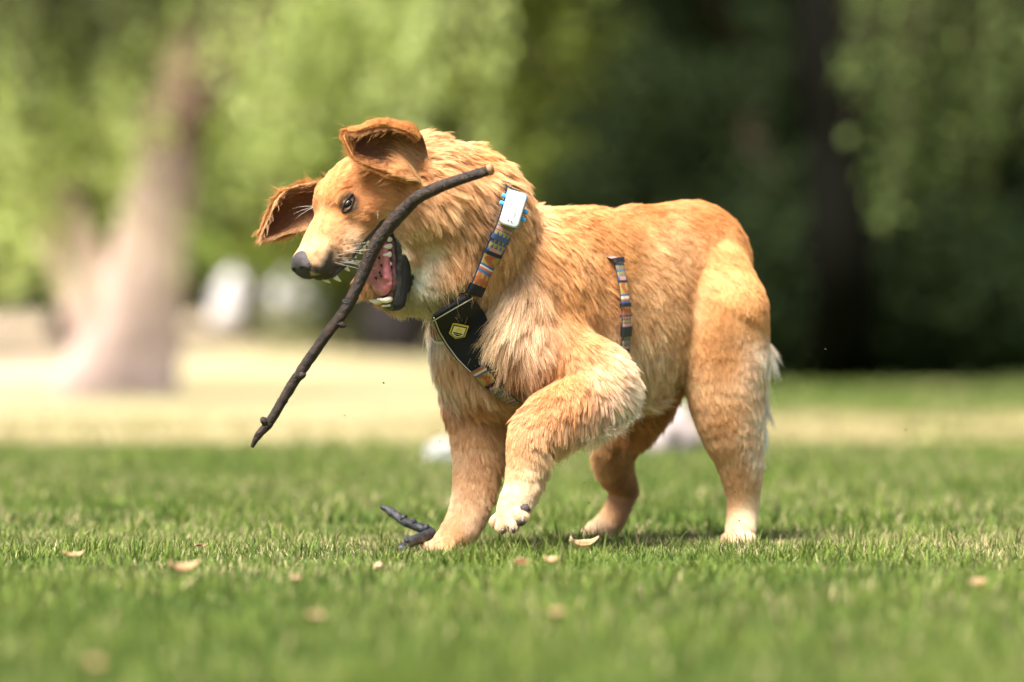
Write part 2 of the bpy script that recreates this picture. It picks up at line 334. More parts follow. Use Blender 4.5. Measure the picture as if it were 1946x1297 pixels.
# fur guides: part: [(px, py, dx, dy (photo px, y down), length mm, lift, colour)]
GO = (.73, .375, .140); DG = (.61, .255, .080); LG = (.81, .500, .255); CR = (.84, .64, .43); WH = (.90, .83, .72); BR = (.38, .17, .07); PK = (.66, .42, .25)
def body_short(X, L, LI):
    W = part_w(X); t = W[:, 0] + W[:, 6] + .5 * W[:, 4] * (ypx(X)[0] > 1040); px, py = ypx(X)
    f = (1 - .42 * np.clip(t, 0, 1) * np.clip((760 - py) / 120, 0, 1) * np.clip((px - 980) / 40, 0, 1)) * (1 - .22 * W[:, 1])
    return L * f, LI * (1 - .55 * np.clip(t, 0, 1) * (px > 990))
guides = {
 'torso': [(1000, 380, 1, .15, 34, .25, LG), (1100, 400, 1, 0, 40, .4, GO), (1220, 380, 1, .0, 30, .25, DG), (1330, 390, 1, .3, 30, .2, DG), (1420, 470, .6, 1, 30, .2, GO),
           (1050, 470, .9, .5, 32, .15, GO), (1160, 480, 1, .45, 32, .15, GO), (1280, 480, 1, .4, 32, .15, LG), (1380, 520, .7, 1, 30, .15, GO),
           (1100, 560, .7, .8, 32, .15, GO), (1230, 580, .8, .8, 36, .15, LG), (1200, 700, .6, 1, 42, .2, CR), (1270, 690, .7, 1, 42, .2, CR), (1230, 780, .5, 1, 50, .2, CR),
           (1100, 760, .2, 1, 42, .2, CR), (900, 600, .5, 1, 45, .25, GO), (850, 680, .1, 1, 32, .2, LG), (880, 760, .3, 1, 34, .2, GO), (940, 700, .8, 1, 46, .3, CR),
           (815, 650, .0, 1, 26, .25, WH), (845, 750, .0, 1, 26, .25, WH), (960, 580, -.4, .9, 42, .3, LG), (1000, 800, .6, 1, 40, .2, GO), (1300, 640, .6, 1, 38, .2, LG)],  # white guides at the left edge paint rim light onto the chest fur
 'neck': [(830, 290, 1, -.05, 40, .3, LG), (900, 290, 1, .15, 42, .35, GO), (950, 330, 1, .4, 40, .35, LG), (850, 370, .9, .7, 45, .25, LG), (930, 400, .8, .9, 45, .25, PK),
          (790, 420, .3, 1, 36, .25, LG), (795, 460, .4, 1, 14, .12, CR), (795, 490, .4, 1, 14, .12, WH), (795, 520, .3, 1, 14, .12, WH), (790, 550, .2, 1, 16, .15, WH), (780, 580, .1, 1, 18, .2, WH), (775, 500, .3, 1, 10, .12, WH), (860, 470, .3, 1, 48, .25, GO), (900, 500, .2, 1, 48, .25, LG), (850, 510, .1, 1, 48, .3, GO), (850, 560, -.1, 1, 50, .25, CR),
          (790, 590, -.3, 1, 50, .3, CR), (740, 560, -.3, 1, 36, .3, LG), (980, 430, .9, .6, 36, .25, LG), (780, 330, 1, .6, 30, .2, GO), (812, 270, .7, -.9, 34, .6, LG), (960, 340, 1, .3, 40, .5, LG), (820, 400, .5, 1, 50, .35, LG), (960, 520, .6, 1, 45, .25, LG), (700, 540, -.4, 1, 28, .25, LG), (685, 520, -.5, 1, 20, .25, GO)],
 'head': [(640, 320, .7, -.7, 12, .18, GO), (700, 330, 1, -.3, 15, .2, GO), (620, 360, .25, -1, 10, .15, GO), (665, 350, .7, -.8, 10, .15, DG), (640, 400, .5, -1, 7, .12, DG), (690, 370, 1, -.4, 9, .12, DG), (620, 420, .4, -1, 7, .12, GO), (645, 430, .7, -.7, 7, .12, GO),
          (600, 470, .5, -1, 6, .12, LG), (640, 470, .9, -.5, 8, .18, LG), (620, 510, 1, -.3, 7, .18, CR), (665, 455, .9, -.5, 9, .18, CR), (690, 420, 1, -.5, 10, .18, GO), (730, 370, 1, .0, 14, .15, GO), (740, 400, 1, .3, 18, .18, LG),
          (700, 395, 1, -.2, 9, .12, DG), (760, 360, 1, .4, 26, .25, DG), (720, 420, 1, -.3, 9, .12, LG), (600, 400, .1, -1, 9, .15, LG), (700, 300, 1, -.5, 18, .25, GO)],
 'jaw': [(760, 470, .6, .6, 12, .2, CR), (780, 520, .5, 1, 16, .2, WH), (770, 570, .3, 1, 14, .2, WH), (745, 590, .2, 1, 10, .2, WH), (790, 470, .6, .8, 22, .2, GO), (790, 560, .2, 1, 26, .25, CR)],
 'armN': [(1030, 470, .6, .8, 34, .15, GO), (968, 560, -.7, .8, 54, .42, CR), (962, 620, -.8, .8, 58, .45, CR), (975, 690, -.3, 1, 50, .3, PK), (1000, 640, .5, 1, 48, .3, PK), (1000, 700, .1, 1, 44, .25, PK), (1080, 560, .6, 1, 34, .15, GO),
          (1100, 640, .5, 1, 34, .15, GO), (1060, 720, .2, 1, 20, .15, GO), (1150, 690, .6, .8, 26, .15, LG), (1185, 700, 1, .5, 28, .3, CR), (1198, 770, .9, .9, 48, .35, WH), (1212, 725, 1, .6, 34, .35, WH), (1140, 820, .6, 1, 58, .3, WH),
          (1080, 780, -.5, 1, 18, .12, DG), (1040, 790, -.9, .7, 12, .12, GO), (1080, 830, .4, 1, 48, .3, CR), (1100, 740, .2, .9, 22, .15, DG), (985, 830, -.5, 1, 10, .12, LG), (1045, 860, .6, 1, 38, .35, CR), (980, 900, -.05, 1, 9, .12, LG),
          (1020, 900, .5, 1, 18, .3, CR), (985, 860, -.1, 1, 9, .12, LG), (975, 930, -.1, 1, 8, .12, CR), (950, 985, -.3, 1, 4.5, .12, CR), (980, 985, .2, 1, 4.5, .12, CR), (990, 955, .0, 1, 7, .15, CR), (1030, 840, .3, 1, 24, .3, LG)],
 'armF': [(880, 730, .2, 1, 34, .2, GO), (940, 760, .5, 1, 40, .25, DG), (880, 830, .0, 1, 16, .15, LG), (930, 850, .3, 1, 26, .2, LG), (870, 900, -.05, 1, 10, .12, LG), (856, 870, -.1, 1, 12, .2, CR), (852, 950, -.1, 1, 9, .2, CR), (930, 920, .1, 1, 18, .2, LG), (870, 980, -.2, 1, 9, .12, LG),
          (900, 1000, 0, 1, 10, .15, CR), (825, 1042, -1, .5, 4.5, .12, CR), (850, 1046, -.5, 1, 4.5, .12, LG), (870, 1025, -.4, 1, 7, .12, GO), (830, 700, .1, 1, 22, .2, WH)],
 'hindN': [(1340, 500, .8, .8, 30, .15, GO), (1420, 500, .4, 1, 30, .15, GO), (1360, 580, .3, 1, 22, .15, GO), (1440, 600, .2, 1, 26, .15, GO), (1380, 500, .5, 1, 26, .15, GO), (1320, 650, .1, 1, 20, .12, GO), (1380, 680, .3, 1, 18, .15, GO),
           (1330, 740, .0, 1, 16, .12, LG), (1400, 760, .2, 1, 15, .12, LG), (1380, 800, .2, 1, 14, .1, GO), (1450, 720, .4, 1, 26, .2, CR), (1360, 830, .1, 1, 16, .12, LG), (1385, 870, .1, 1, 15, .12, LG), (1430, 880, .2, 1, 17, .2, CR), (1440, 820, .3, 1, 24, .25, CR), (1400, 900, .0, 1, 12, .15, LG),
           (1385, 960, 0, 1, 8, .12, LG), (1430, 960, .1, 1, 9, .12, CR), (1408, 1010, -.1, 1, 7, .12, CR), (1466, 690, .6, 1, 34, .35, WH), (1458, 780, .5, 1, 34, .35, WH), (1450, 850, .4, 1, 26, .3, WH)],
 'hindF': [(1200, 780, .2, 1, 36, .2, GO), (1140, 880, .1, 1, 18, .15, LG), (1200, 900, .1, 1, 12, .12, LG), (1180, 960, -.1, 1, 8, .12, LG), (1125, 1010, -.8, .6, 6, .12, CR), (1190, 930, .1, 1, 9, .12, BR)],
 'tail': [(1440, 560, .3, 1, 36, .2, LG), (1460, 680, .4, 1, 44, .3, WH), (1450, 800, .1, 1, 55, .25, WH), (1440, 740, .3, 1, 50, .3, WH)],
}
def guide_field(X):
    W = part_w(X); px, py = ypx(X); q = np.stack([px, py], 1)
    D = np.zeros((len(X), 3)); L = np.zeros(len(X)); LI = np.zeros(len(X)); C = np.zeros((len(X), 3))
    for j, pn in enumerate(PARTS):
        g = guides[pn]; sel = W[:, j] > .01
        if not sel.any(): continue
        gp = np.array([x[:2] for x in g], float); gd = unit(np.array([(x[2], -x[3]) for x in g], float)); gl = np.array([x[4] for x in g]); gi = np.array([x[5] for x in g]); gc = np.array([x[6] for x in g])
        d2 = ((q[sel][:, None] - gp[None]) ** 2).sum(-1); s0 = 18 ** 2 if pn in ('head', 'jaw') else 30 ** 2
        w = 1 / (d2 + s0) ** 1.7; w /= w.sum(1, keepdims=True)
        dd = w @ gd; dir3 = np.stack([dd[:, 0], np.zeros(len(dd)), dd[:, 1]], 1)
        ww = W[sel, j][:, None]
        D[sel] += dir3 * ww; L[sel] += (w @ gl) * ww[:, 0]; LI[sel] += (w @ gi) * ww[:, 0]; C[sel] += (w @ gc) * ww
    return unit(D), L * .001, LI, C

# harness loops are found on the body's own surface
def trace_loop(center, ax_n, n=96, off=.012, start=0.0, up=np.array([0, 0, 1.])):
    ax_n = unit(ax_n); u = unit(up - ax_n * (up @ ax_n)); v = np.cross(ax_n, u)
    a = np.linspace(0, 2 * np.pi, n, endpoint=False) + start
    d = np.cos(a)[:, None] * u + np.sin(a)[:, None] * v
    t = np.full(n, .02)
    for _ in range(120): t = t + np.clip(np.abs(sdf(center + d * t[:, None]) - off), 0, .006) * np.sign(-(sdf(center + d * t[:, None]) - off)) * .7
    return center + d * t[:, None]

# ------------------------------------------------------------------ fur maker
M_lo = Wave(.09, seed=1); M_lo2 = Wave(.09, seed=2); M_hi = Wave(.022, seed=3); M_hi2 = Wave(.022, seed=4); M_c = Wave(.05, seed=5); M_c2 = Wave(.16, seed=6)
def make_fur(name, V, T, Nrm, dens_fn, field, parent, mat, skip=None, npts=6, width=.00034, clump_mm=7, clump=.62, seed=1, shorten=None, cull=None):
    r = np.random.default_rng(seed)
    a, b, c = V[T[:, 0]], V[T[:, 1]], V[T[:, 2]]
    area = np.linalg.norm(np.cross(b - a, c - a), axis=1) / 2; cen = (a + b + c) / 3
    w = area * dens_fn(cen, Nrm[T[:, 0]]); n = int(w.sum())
    ti = r.choice(len(T), size=n, p=w / w.sum())
    u = r.random(n); v = r.random(n); fl = u + v > 1; u[fl] = 1 - u[fl]; v[fl] = 1 - v[fl]
    X = a[ti] + u[:, None] * (b - a)[ti] + v[:, None] * (c - a)[ti]
    nn = unit(Nrm[T[ti, 0]] * (1 - u - v)[:, None] + Nrm[T[ti, 1]] * u[:, None] + Nrm[T[ti, 2]] * v[:, None])
    if skip is not None:
        keep = ~skip(X, r); X = X[keep]; nn = nn[keep]; n = len(X)
    D, L, LI, C = field(X)
    if shorten is not None: L, LI = shorten(X, L, LI)
    # swirl the lie of the coat a little
    side = np.cross(nn, D); D = D + side * (M_lo(X) * .22 + M_hi(X) * .10)[:, None] + r.normal(0, .07, (n, 3))
    t = unit(D - nn * (D * nn).sum(1, keepdims=True))
    li = LI * (1 + .5 * M_hi2(X)) + r.uniform(0, .10, n); L = L * (1 + .18 * M_hi(X)) * r.uniform(.65, 1.15, n)
    s = np.linspace(0, 1, npts)
    # position along strand: rises then lies down and droops
    rise = np.clip(li, .04, 1.2)
    pts = X[:, None] + t[:, None] * (L[:, None] * s)[..., None] + nn[:, None] * ((L * rise)[:, None] * (s * (1.35 - .65 * s)))[..., None]
    drop = (L ** 2 * 2.2)[:, None] * s ** 2; pts[..., 2] -= drop
    # clumping
    ci = r.choice(n, size=max(8, int(n / max(6, (clump_mm / 1.2) ** 1.5))), replace=False)
    kd = kdtree.KDTree(len(ci))
    for i, q in enumerate(ci): kd.insert(X[q], i)
    kd.balance(); near = np.fromiter((kd.find(x)[1] for x in X), dtype=np.int64, count=n); cp = ci[near]
    nc = len(ci); lk = np.clip((L - .009) / .02, 0, 1); off_s = r.normal(0, .13, nc)[near] * lk; off_n = r.uniform(-.06, .15, nc)[near] * lk; off_l = 1 + r.uniform(-.2, .2, nc)[near] * lk
    pts = X[:, None] + (pts - X[:, None]) * off_l[:, None, None] + side[:, None] * (off_s * L)[:, None, None] * s[None, :, None] + nn[:, None] * (off_n * L)[:, None, None] * (s ** 1.4)[None, :, None]
    f = clump * np.where(r.random(n) < .22, .2, r.uniform(.5, 1.15, n))[:, None] * s ** 1.3 * np.clip((L - .003) / .018, .3, 1)[:, None]
    pts = pts + (pts[cp] - pts) * np.clip(f, 0, .95)[..., None]
    # tiny waviness
    ph = r.uniform(0, 6.28, n); wv = np.sin(s[None] * 5 + ph[:, None]) * (L[:, None] * .035) * s
    pts += side[:, None] * wv[..., None]
    if cull is not None:
        kp = ~cull(X, pts, r); X, pts, C, near, L, n = X[kp], pts[kp], C[kp], near[kp], L[kp], int(kp.sum())
    rad = width * r.uniform(.7, 1.25, n)[:, None] * (1 - .85 * s ** 2)[None] * np.clip(.6 + L / .05, .6, 1.15)[:, None]
    hue = M_c(X) * .10 + M_c2(X) * .09 + r.normal(0, .09, n) + (r.random(len(ci))[near] - .5) * .34 * (.35 + .65 * np.clip(L / .02, 0, 1))
    Cc = C * (1 + hue[:, None] * np.array([.7, 1.0, 1.25])); Cc = np.clip(Cc, .02, .9)
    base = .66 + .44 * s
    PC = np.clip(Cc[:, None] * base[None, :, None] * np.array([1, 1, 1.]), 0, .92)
    cu = bpy.data.hair_curves.new(name); cu.add_curves([npts] * n)
    cu.attributes['position'].data.foreach_set('vector', pts.astype(np.float32).ravel())
    ra = cu.attributes.get('radius') or cu.attributes.new('radius', 'FLOAT', 'POINT'); ra.data.foreach_set('value', rad.astype(np.float32).ravel())
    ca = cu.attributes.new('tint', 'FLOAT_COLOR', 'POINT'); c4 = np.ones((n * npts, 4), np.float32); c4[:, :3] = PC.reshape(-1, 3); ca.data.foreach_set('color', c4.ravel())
    cu.materials.append(mat); o = link(name, cu, parent); return o, n

DOG_LOC = P(1150, 1030, .1); DOG_LOC[2] = 0
dog = empty('dog', DOG_LOC)
tag(dog, 'golden long-haired dog walking with one front paw lifted and a stick across its open jaws', 'dog')
Nb = grad(BV)
# skin colour follows the coat; lips and mouth are bare and dark
def skin_col(X):
    D, L, LI, C = guide_field(X); return C * .62
jawpts = np.array([J(a, b, c) for a, b, c in [(0, 0, 0)]])
def mouth_mask(X):
    q = (X - JH) @ JAW.T / HK          # jaw frame, px
    h = (X - HO) @ HEAD.T / HK
    W = part_w(X); hj = W[:, 2] + W[:, 3] > .45
    inside_jaw = hj & (W[:, 3] > .3) & (q[:, 0] > 12) & (q[:, 2] > -9) & (np.abs(q[:, 1]) < 47 - .12 * q[:, 0])
    inside_top = hj & (h[:, 0] > 22) & (h[:, 0] < 165) & (h[:, 2] < -47 - .08 * (h[:, 0] - 60)) & (h[:, 1] < 60) & (h[:, 1] > -32)
    return inside_jaw, inside_top
LIPC = np.array([.03, .027, .035])
BC = skin_col(BV); mj, mt = mouth_mask(BV); BC[mj | mt] = LIPC
hl = (BV - HO) @ HEAD.T / HK
fr = np.clip((hl[:, 0] - 128) / 25, 0, 1) * (np.linalg.norm(BV - HO, axis=1) < 240 * HK) * (np.abs(hl[:, 1]) < 40)
BC = BC * (1 - fr[:, None]) + fr[:, None] * np.array([.05, .04, .045])
body = mesh_np('body', BV, [BQ], M['skin'], dog, True, BC)
BT = np.concatenate([BQ[:, [0, 1, 2]], BQ[:, [0, 2, 3]]])
NOSE_C = H(NX, 0, -10)
CAMP = np.array([0, -CAM_D, CAM_Z])
def body_dens(cen, nn):
    W = part_w(cen); face = (nn * unit(CAMP - cen)).sum(1)
    f = np.where(face > -.35, 1.0, .35)
    d = 560e3 * np.ones(len(cen)); d = d * (1 + 2.6 * (W[:, 2] + W[:, 3] * .8)) * (1 + .5 * W[:, 4] * (cen[:, 2] < .17) + .3 * W[:, 5])
    return d * f
strap_keep = []        # (points, radius) where the coat is pressed flat under straps
def body_skip(X, r):
    a, b = mouth_mask(X); k = a | b
    k |= np.linalg.norm(X - NOSE_C, axis=1) < 22 * HK
    for s_ in (1, -1): k |= np.linalg.norm(X - EYE[s_] - (HF * 5 + HE * 5 * s_) * HK, axis=1) < 10.5 * HK
    k |= X[:, 2] < .0
    for pts, rad in strap_keep:
        kd = kdtree.KDTree(len(pts))
        for i, q in enumerate(pts): kd.insert(q, i)
        kd.balance()
        bb = ((X > pts.min(0) - rad) & (X < pts.max(0) + rad)).all(1); ii = np.nonzero(bb)[0]
        dd = np.array([kd.find(X[i])[2] for i in ii]) if len(ii) else np.zeros(0)
        k[ii] |= dd < rad * r.uniform(.75, 1.0, len(ii))
    return k
def body_cull(X, pts, r):
    px, py = ypx(X); out = np.zeros(len(X), bool)
    for kp_, rad in strap_keep:
        kd = kdtree.KDTree(len(kp_))
        for i, q in enumerate(kp_): kd.insert(q, i)
        kd.balance(); mn, mx = kp_.min(0) - .01, kp_.max(0) + .01
        for j in (2, 3, 4, 5):
            q = pts[:, j]; ii = np.nonzero(((q > mn) & (q < mx)).all(1) & ~out)[0]
            if len(ii): dd = np.array([kd.find(q[i])[2] for i in ii]); out[ii] |= (dd < .009 + .008 * (rad > .0055))
    right = (px > 922 + (py - 560) * .33) & (py > 545) & (py < 690) & (px < 1040)
    return out & ~(right & (r.random(len(X)) < .8)) & (r.random(len(X)) < .97)
def body_field(X):
    D, L, LI, C = guide_field(X)
    h = (X - HO) @ HEAD.T / HK
    q = (X - JH) @ JAW.T / HK
    # dark muzzle tip, dark eye rims
    inh = np.linalg.norm(X - HO, axis=1) < 230 * HK
    f = np.clip((h[:, 0] - 122 - 10 * M_hi(X)) / 22, 0, 1) * inh * np.clip((-6 - h[:, 2] + 8 * M_hi2(X)) / 16, 0, 1) * .85; f = f[:, None]
    C = C * (1 - f) + f * np.array([.045, .038, .042])
    fj = (np.clip((q[:, 0] - 138) / 16, 0, 1) * (np.linalg.norm(X - JH, axis=1) < 210 * HK))[:, None] * np.clip(part_w(X)[:, 3] * 1.5, 0, 1)[:, None]
    C = C * (1 - fj) + fj * np.array([.05, .045, .05])
    sp_ = inh * (h[:, 0] > 95) * (h[:, 0] < 138) * (h[:, 2] < -16) * (h[:, 2] > -46) * ((np.sin(h[:, 0] * .78) > .72) & (np.sin(h[:, 2] * .70 + h[:, 0] * .1) > .55)); C = C * (1 - .6 * sp_[:, None])
    cr_ = inh * np.exp(-((h[:, 2] + 4 - .30 * (h[:, 0] - 60)) / 2.6) ** 2) * np.clip((h[:, 0] - 55) / 15, 0, 1) * np.clip((105 - h[:, 0]) / 15, 0, 1); C = C * (1 - .30 * cr_[:, None])
    for s_ in (1, -1):
        de = np.linalg.norm(X - EYE[s_] - (HF * 5 + HE * 5 * s_) * HK, axis=1) / HK; fe = np.clip((21 - de) / 6, 0, 1)[:, None]
        C = C * (1 - fe * .8) + fe * .8 * np.array([.05, .035, .03]); L = np.where(de < 26, L * .5, L)
    return D, L, LI, C
FUR = True
# ------------------------------------------------------------------ ground and lawn
def ground_h(x, y):
    t = np.clip((y - 24) / 40, 0, 1); u = np.clip((2.0 - x) / 4, 0, 1)
    return .75 * t * t * (3 - 2 * t) * u
gx = np.concatenate([np.linspace(-160, -14, 12), np.linspace(-12, 12, 49), np.linspace(14, 160, 12)])
gy = np.concatenate([np.linspace(-30, -8, 5), np.linspace(-7, 70, 78), np.linspace(80, 300, 10)])
XX, YY = np.meshgrid(gx, gy, indexing='ij'); ZZ = ground_h(XX, YY)
ii = np.arange(XX.size).reshape(XX.shape)
gq = np.stack([ii[:-1, :-1], ii[1:, :-1], ii[1:, 1:], ii[:-1, 1:]], -1).reshape(-1, 4)
m, nt, b = new_mat('lawn_soil'); b.inputs['Roughness'].default_value = .95; b.inputs['Specular IOR Level'].default_value = .1
geo = nt.nodes.new('ShaderNodeNewGeometry'); L_ = nt.links
def noise(scale, detail=4):
    n = nt.nodes.new('ShaderNodeTexNoise'); n.inputs['Scale'].default_value = scale; n.inputs['Detail'].default_value = detail
    L_.new(geo.outputs['Position'], n.inputs['Vector']); return n
def mixc(f, a, b_):
    mx = nt.nodes.new('ShaderNodeMix'); mx.data_type = 'RGBA'
    for s, v in ((0, f), (6, a), (7, b_)):
        if isinstance(v, tuple): mx.inputs[s].default_value = (*v, 1)
        elif isinstance(v, float): mx.inputs[s].default_value = v
        else: L_.new(v, mx.inputs[s])
    return mx.outputs[2]
def ramp(inp, p0, p1):
    r = nt.nodes.new('ShaderNodeMapRange'); r.interpolation_type = 'SMOOTHSTEP'; r.inputs[1].default_value = p0; r.inputs[2].default_value = p1; L_.new(inp, r.inputs[0]); return r.outputs[0]
def math_(op, a, b_=None):
    n = nt.nodes.new('ShaderNodeMath'); n.operation = op
    for i, v in enumerate((a, b_)):
        if v is None: continue
        if isinstance(v, (int, float)): n.inputs[i].default_value = v
        else: L_.new(v, n.inputs[i])
    return n.outputs[0]
sep = nt.nodes.new('ShaderNodeSeparateXYZ'); L_.new(geo.outputs['Position'], sep.inputs[0])
n1 = noise(60); n2 = noise(1.6, 3); n3 = noise(.35, 2)
g0 = mixc(ramp(n1.outputs[0], .35, .65), (.030, .060, .012), (.085, .12, .03))
g1 = mixc(math_('MULTIPLY', ramp(n2.outputs[0], .45, .7), .5), g0, (.22, .21, .09))
# the sunlit strip beyond the dog, painted in as paler, drier grass, wider towards the left where the old willow stands
wob = math_('MULTIPLY', math_('SUBTRACT', n3.outputs[0], .5), 2.2)
yy = math_('ADD', sep.outputs[1], wob)
near = ramp(yy, 5.9, 7.4); far = math_('SUBTRACT', 1.0, ramp(yy, 12.0, 14.5))
left = math_('SUBTRACT', 1.0, ramp(sep.outputs[0], -1.0, 1.2)); farl = math_('MAXIMUM', far, left)
dry = math_('MULTIPLY', near, farl)  # mask of the painted sunlit strip
leaf_l = math_('SUBTRACT', 1.0, ramp(sep.outputs[0], -4.4, -2.2))
sunlit_dryc = mixc(math_('MULTIPLY', leaf_l, ramp(yy, 9., 14.)), (.31, .26, .15), (.33, .25, .19))
sunlit_dryc = mixc(math_('MULTIPLY', ramp(noise(.9, 3).outputs[0], .4, .65), .6), sunlit_dryc, (.17, .18, .08))
farg = mixc(ramp(yy, 13.0, 16.0), g1, mixc(ramp(n2.outputs[0], .3, .7), (.085, .125, .035), (.15, .19, .06)))
L_.new(mixc(dry, farg, sunlit_dryc), b.inputs['Base Color'])
bp = nt.nodes.new('ShaderNodeBump'); bp.inputs['Strength'].default_value = .6; bp.inputs['Distance'].default_value = .02; L_.new(n1.outputs[0], bp.inputs['Height']); L_.new(bp.outputs[0], b.inputs['Normal'])
g = mesh_np('ground', np.stack([XX.ravel(), YY.ravel(), ZZ.ravel()], 1), [gq], m); tag(g, kind='structure')

grass_mat = attr_mat('grass_blade', .65, .25, .15)
W_g1 = Wave(.45, seed=21); W_g2 = Wave(.12, seed=22); W_g3 = Wave(1.3, seed=23)
def blades(name, n_target, y0, y1, half_w, h, w, seed, straw=.12, dens=None, colbase=None, lean=.5):
    r = np.random.default_rng(seed)
    y = y0 + (y1 - y0) * r.random(n_target); wx = half_w(y); x = (r.random(n_target) * 2 - 1) * wx
    X = np.stack([x, y, 0 * x], 1)
    if dens is not None: k = r.random(len(X)) < dens(X); X = X[k]
    n = len(X); X[:, 2] = ground_h(X[:, 0], X[:, 1]) - .002
    patch = W_g1(X) * .5 + W_g2(X) * .35
    hh = h * (1 + .35 * patch) * r.uniform(.45, 1.25, n) * np.where(r.random(n) < .03, 1.5, 1); ww = w * r.uniform(.6, 1.3, n)
    az = r.uniform(0, 6.28, n); ld = np.stack([np.cos(az), np.sin(az), 0 * az], 1); ln = r.gamma(2, lean * .5, n)
    az2 = az + r.normal(1.57, .5, n); sd_ = np.stack([np.cos(az2), np.sin(az2), 0 * az2], 1)
    dn = np.sqrt(1 + (ln * .7) ** 2)
    p0 = X; p1 = X + (ld * (ln * .22)[:, None] + [0, 0, .5]) * (hh / dn)[:, None]; p2 = X + (ld * (ln * .85)[:, None] + [0, 0, 1]) * (hh / dn)[:, None]
    V = np.stack([p0 - sd_ * ww[:, None] / 2, p0 + sd_ * ww[:, None] / 2, p1 + sd_ * ww[:, None] * .42, p1 - sd_ * ww[:, None] * .42, p2], 1).reshape(-1, 3)
    o = np.arange(n)[:, None] * 5
    Q = np.concatenate([o + [[0, 1, 2, 3]]]); T = np.concatenate([o + [[3, 2, 4]]])
    c0 = np.array(colbase or (.036, .082, .012)); c1 = np.array([.138, .188, .032]); st = np.array([.44, .38, .20])
    f = np.clip(.42 + .5 * patch + r.normal(0, .32, n), 0, 1)[:, None]; C = c0 * (1 - f) + c1 * f
    isst = (r.random(n) < straw * (1 + .9 * W_g3(X)))[:, None]; C = np.where(isst, st * r.uniform(.5, 1.1, (n, 1)), C) * r.uniform(.75, 1.2, (n, 1))
    tip = C * .8 + np.array([.20, .22, .07]) * .3
    CC = np.stack([C * .8, C * .8, C, C, tip], 1).reshape(-1, 3)  # blade bases darkened to stand in for self-shadow
    return V, Q, T, np.clip(CC, 0, .8)
sets = [blades('', 120000, -1.0, .9, lambda y: .62 + .13 * (y + 7.3) * .9, .020, .0024, 31, straw=.17, lean=1.0, dens=lambda X: .62 + .55 * W_g2(X) + .3 * W_g1(X)),
        blades('', 60000, -.35, .45, lambda y: 1.05 + 0 * y, .016, .0018, 32, straw=.42, lean=1.8),
        blades('', 70000, -3.4, -1.0, lambda y: .35 + .13 * (y + 7.3), .030, .0035, 33, straw=.06),
        blades('', 90000, .9, 4.0, lambda y: .4 + .15 * (y + 7.3), .030, .0045, 34, straw=.13),
        blades('', 60000, 4.0, 6.6, lambda y: .6 + .15 * (y + 7.3), .036, .007, 35, straw=.12),
        blades('', 40000, 6.6, 13, lambda y: .8 + .15 * (y + 7.3), .030, .014, 36, straw=4.0, dens=lambda X: np.where(X[:, 0] < -.3, .25, .6)),  # pale straw blades paint the same sunlit strip
        blades('', 18000, 13, 26, lambda y: .8 + .15 * (y + 7.3), .03, .03, 37, straw=.15, dens=lambda X: np.clip(X[:, 0] / 1.5, 0, 1))]
sets.append(blades('', 60000, -.9, 1.6, lambda y: 1.1 + 0 * y, .036, .0030, 39, straw=.06, lean=.7, dens=lambda X: np.clip((W_g2(X) + .5 * W_g1(X) - .75) * 2, 0, .9), colbase=(.035, .085, .012)))
off = 0; Vs, Qs, Ts, Cs = [], [], [], []
for V_, Q_, T_, C_ in sets:
    Vs.append(V_); Qs.append(Q_ + off); Ts.append(T_ + off); Cs.append(C_); off += len(V_)
gr = mesh_np('grass', np.concatenate(Vs), [np.concatenate(Qs), np.concatenate(Ts)], grass_mat, None, False, np.concatenate(Cs)); tag(gr, 'short green lawn grass with dry straw blades mixed in', 'grass', kind='stuff')

# ------------------------------------------------------------------ tubes, used for wood
def tube_geo(pts, rad, n=14, rough=0, rs=.02, seed=0, closed_ends=True, sub=1):
    pts = np.array(pts, float); rad = np.array(rad, float)
    if sub > 1:                                     # smooth resampling
        t = np.arange(len(pts)); tt = np.linspace(0, len(pts) - 1, (len(pts) - 1) * sub + 1); P2 = []
        pp = np.concatenate([[2 * pts[0] - pts[1]], pts, [2 * pts[-1] - pts[-2]]])
        for x in tt:
            i = min(int(x), len(pts) - 2); f = x - i; a, b_, c, d = pp[i], pp[i + 1], pp[i + 2], pp[i + 3]
            P2.append(.5 * ((2 * b_) + (-a + c) * f + (2 * a - 5 * b_ + 4 * c - d) * f * f + (-a + 3 * b_ - 3 * c + d) * f ** 3))
        rad = np.interp(tt, t, rad); pts = np.array(P2)
    tg = unit(np.gradient(pts, axis=0)); up = np.array([.13, .2, .97]); V = []
    u = unit(np.cross(tg[0], up)); rings = []
    wv = Wave(rs, seed=seed + 50); wv2 = Wave(rs * 3.5, seed=seed + 51)
    for i in range(len(pts)):
        u = unit(u - tg[i] * (u @ tg[i])); v = np.cross(tg[i], u)
        a = np.linspace(0, 2 * np.pi, n, endpoint=False); d = np.cos(a)[:, None] * u + np.sin(a)[:, None] * v
        rr = rad[i]; X = pts[i] + d * rr
        if rough: X = pts[i] + d * (rr * (1 + rough * wv(X) + rough * .8 * wv2(X)))[:, None]
        rings.append(X)
    V = np.concatenate(rings); m_ = len(pts); k = np.arange(n)
    Q = np.concatenate([np.stack([i * n + k, i * n + (k + 1) % n, (i + 1) * n + (k + 1) % n, (i + 1) * n + k], 1) for i in range(m_ - 1)])
    T = np.zeros((0, 3), int)
    if closed_ends:
        V = np.concatenate([V, [pts[0], pts[-1]]]); c0, c1 = len(V) - 2, len(V) - 1
        T = np.concatenate([np.stack([(k + 1) % n, k, 0 * k + c0], 1), np.stack([(m_ - 1) * n + k, (m_ - 1) * n + (k + 1) % n, 0 * k + c1], 1)])
    return V, Q, T
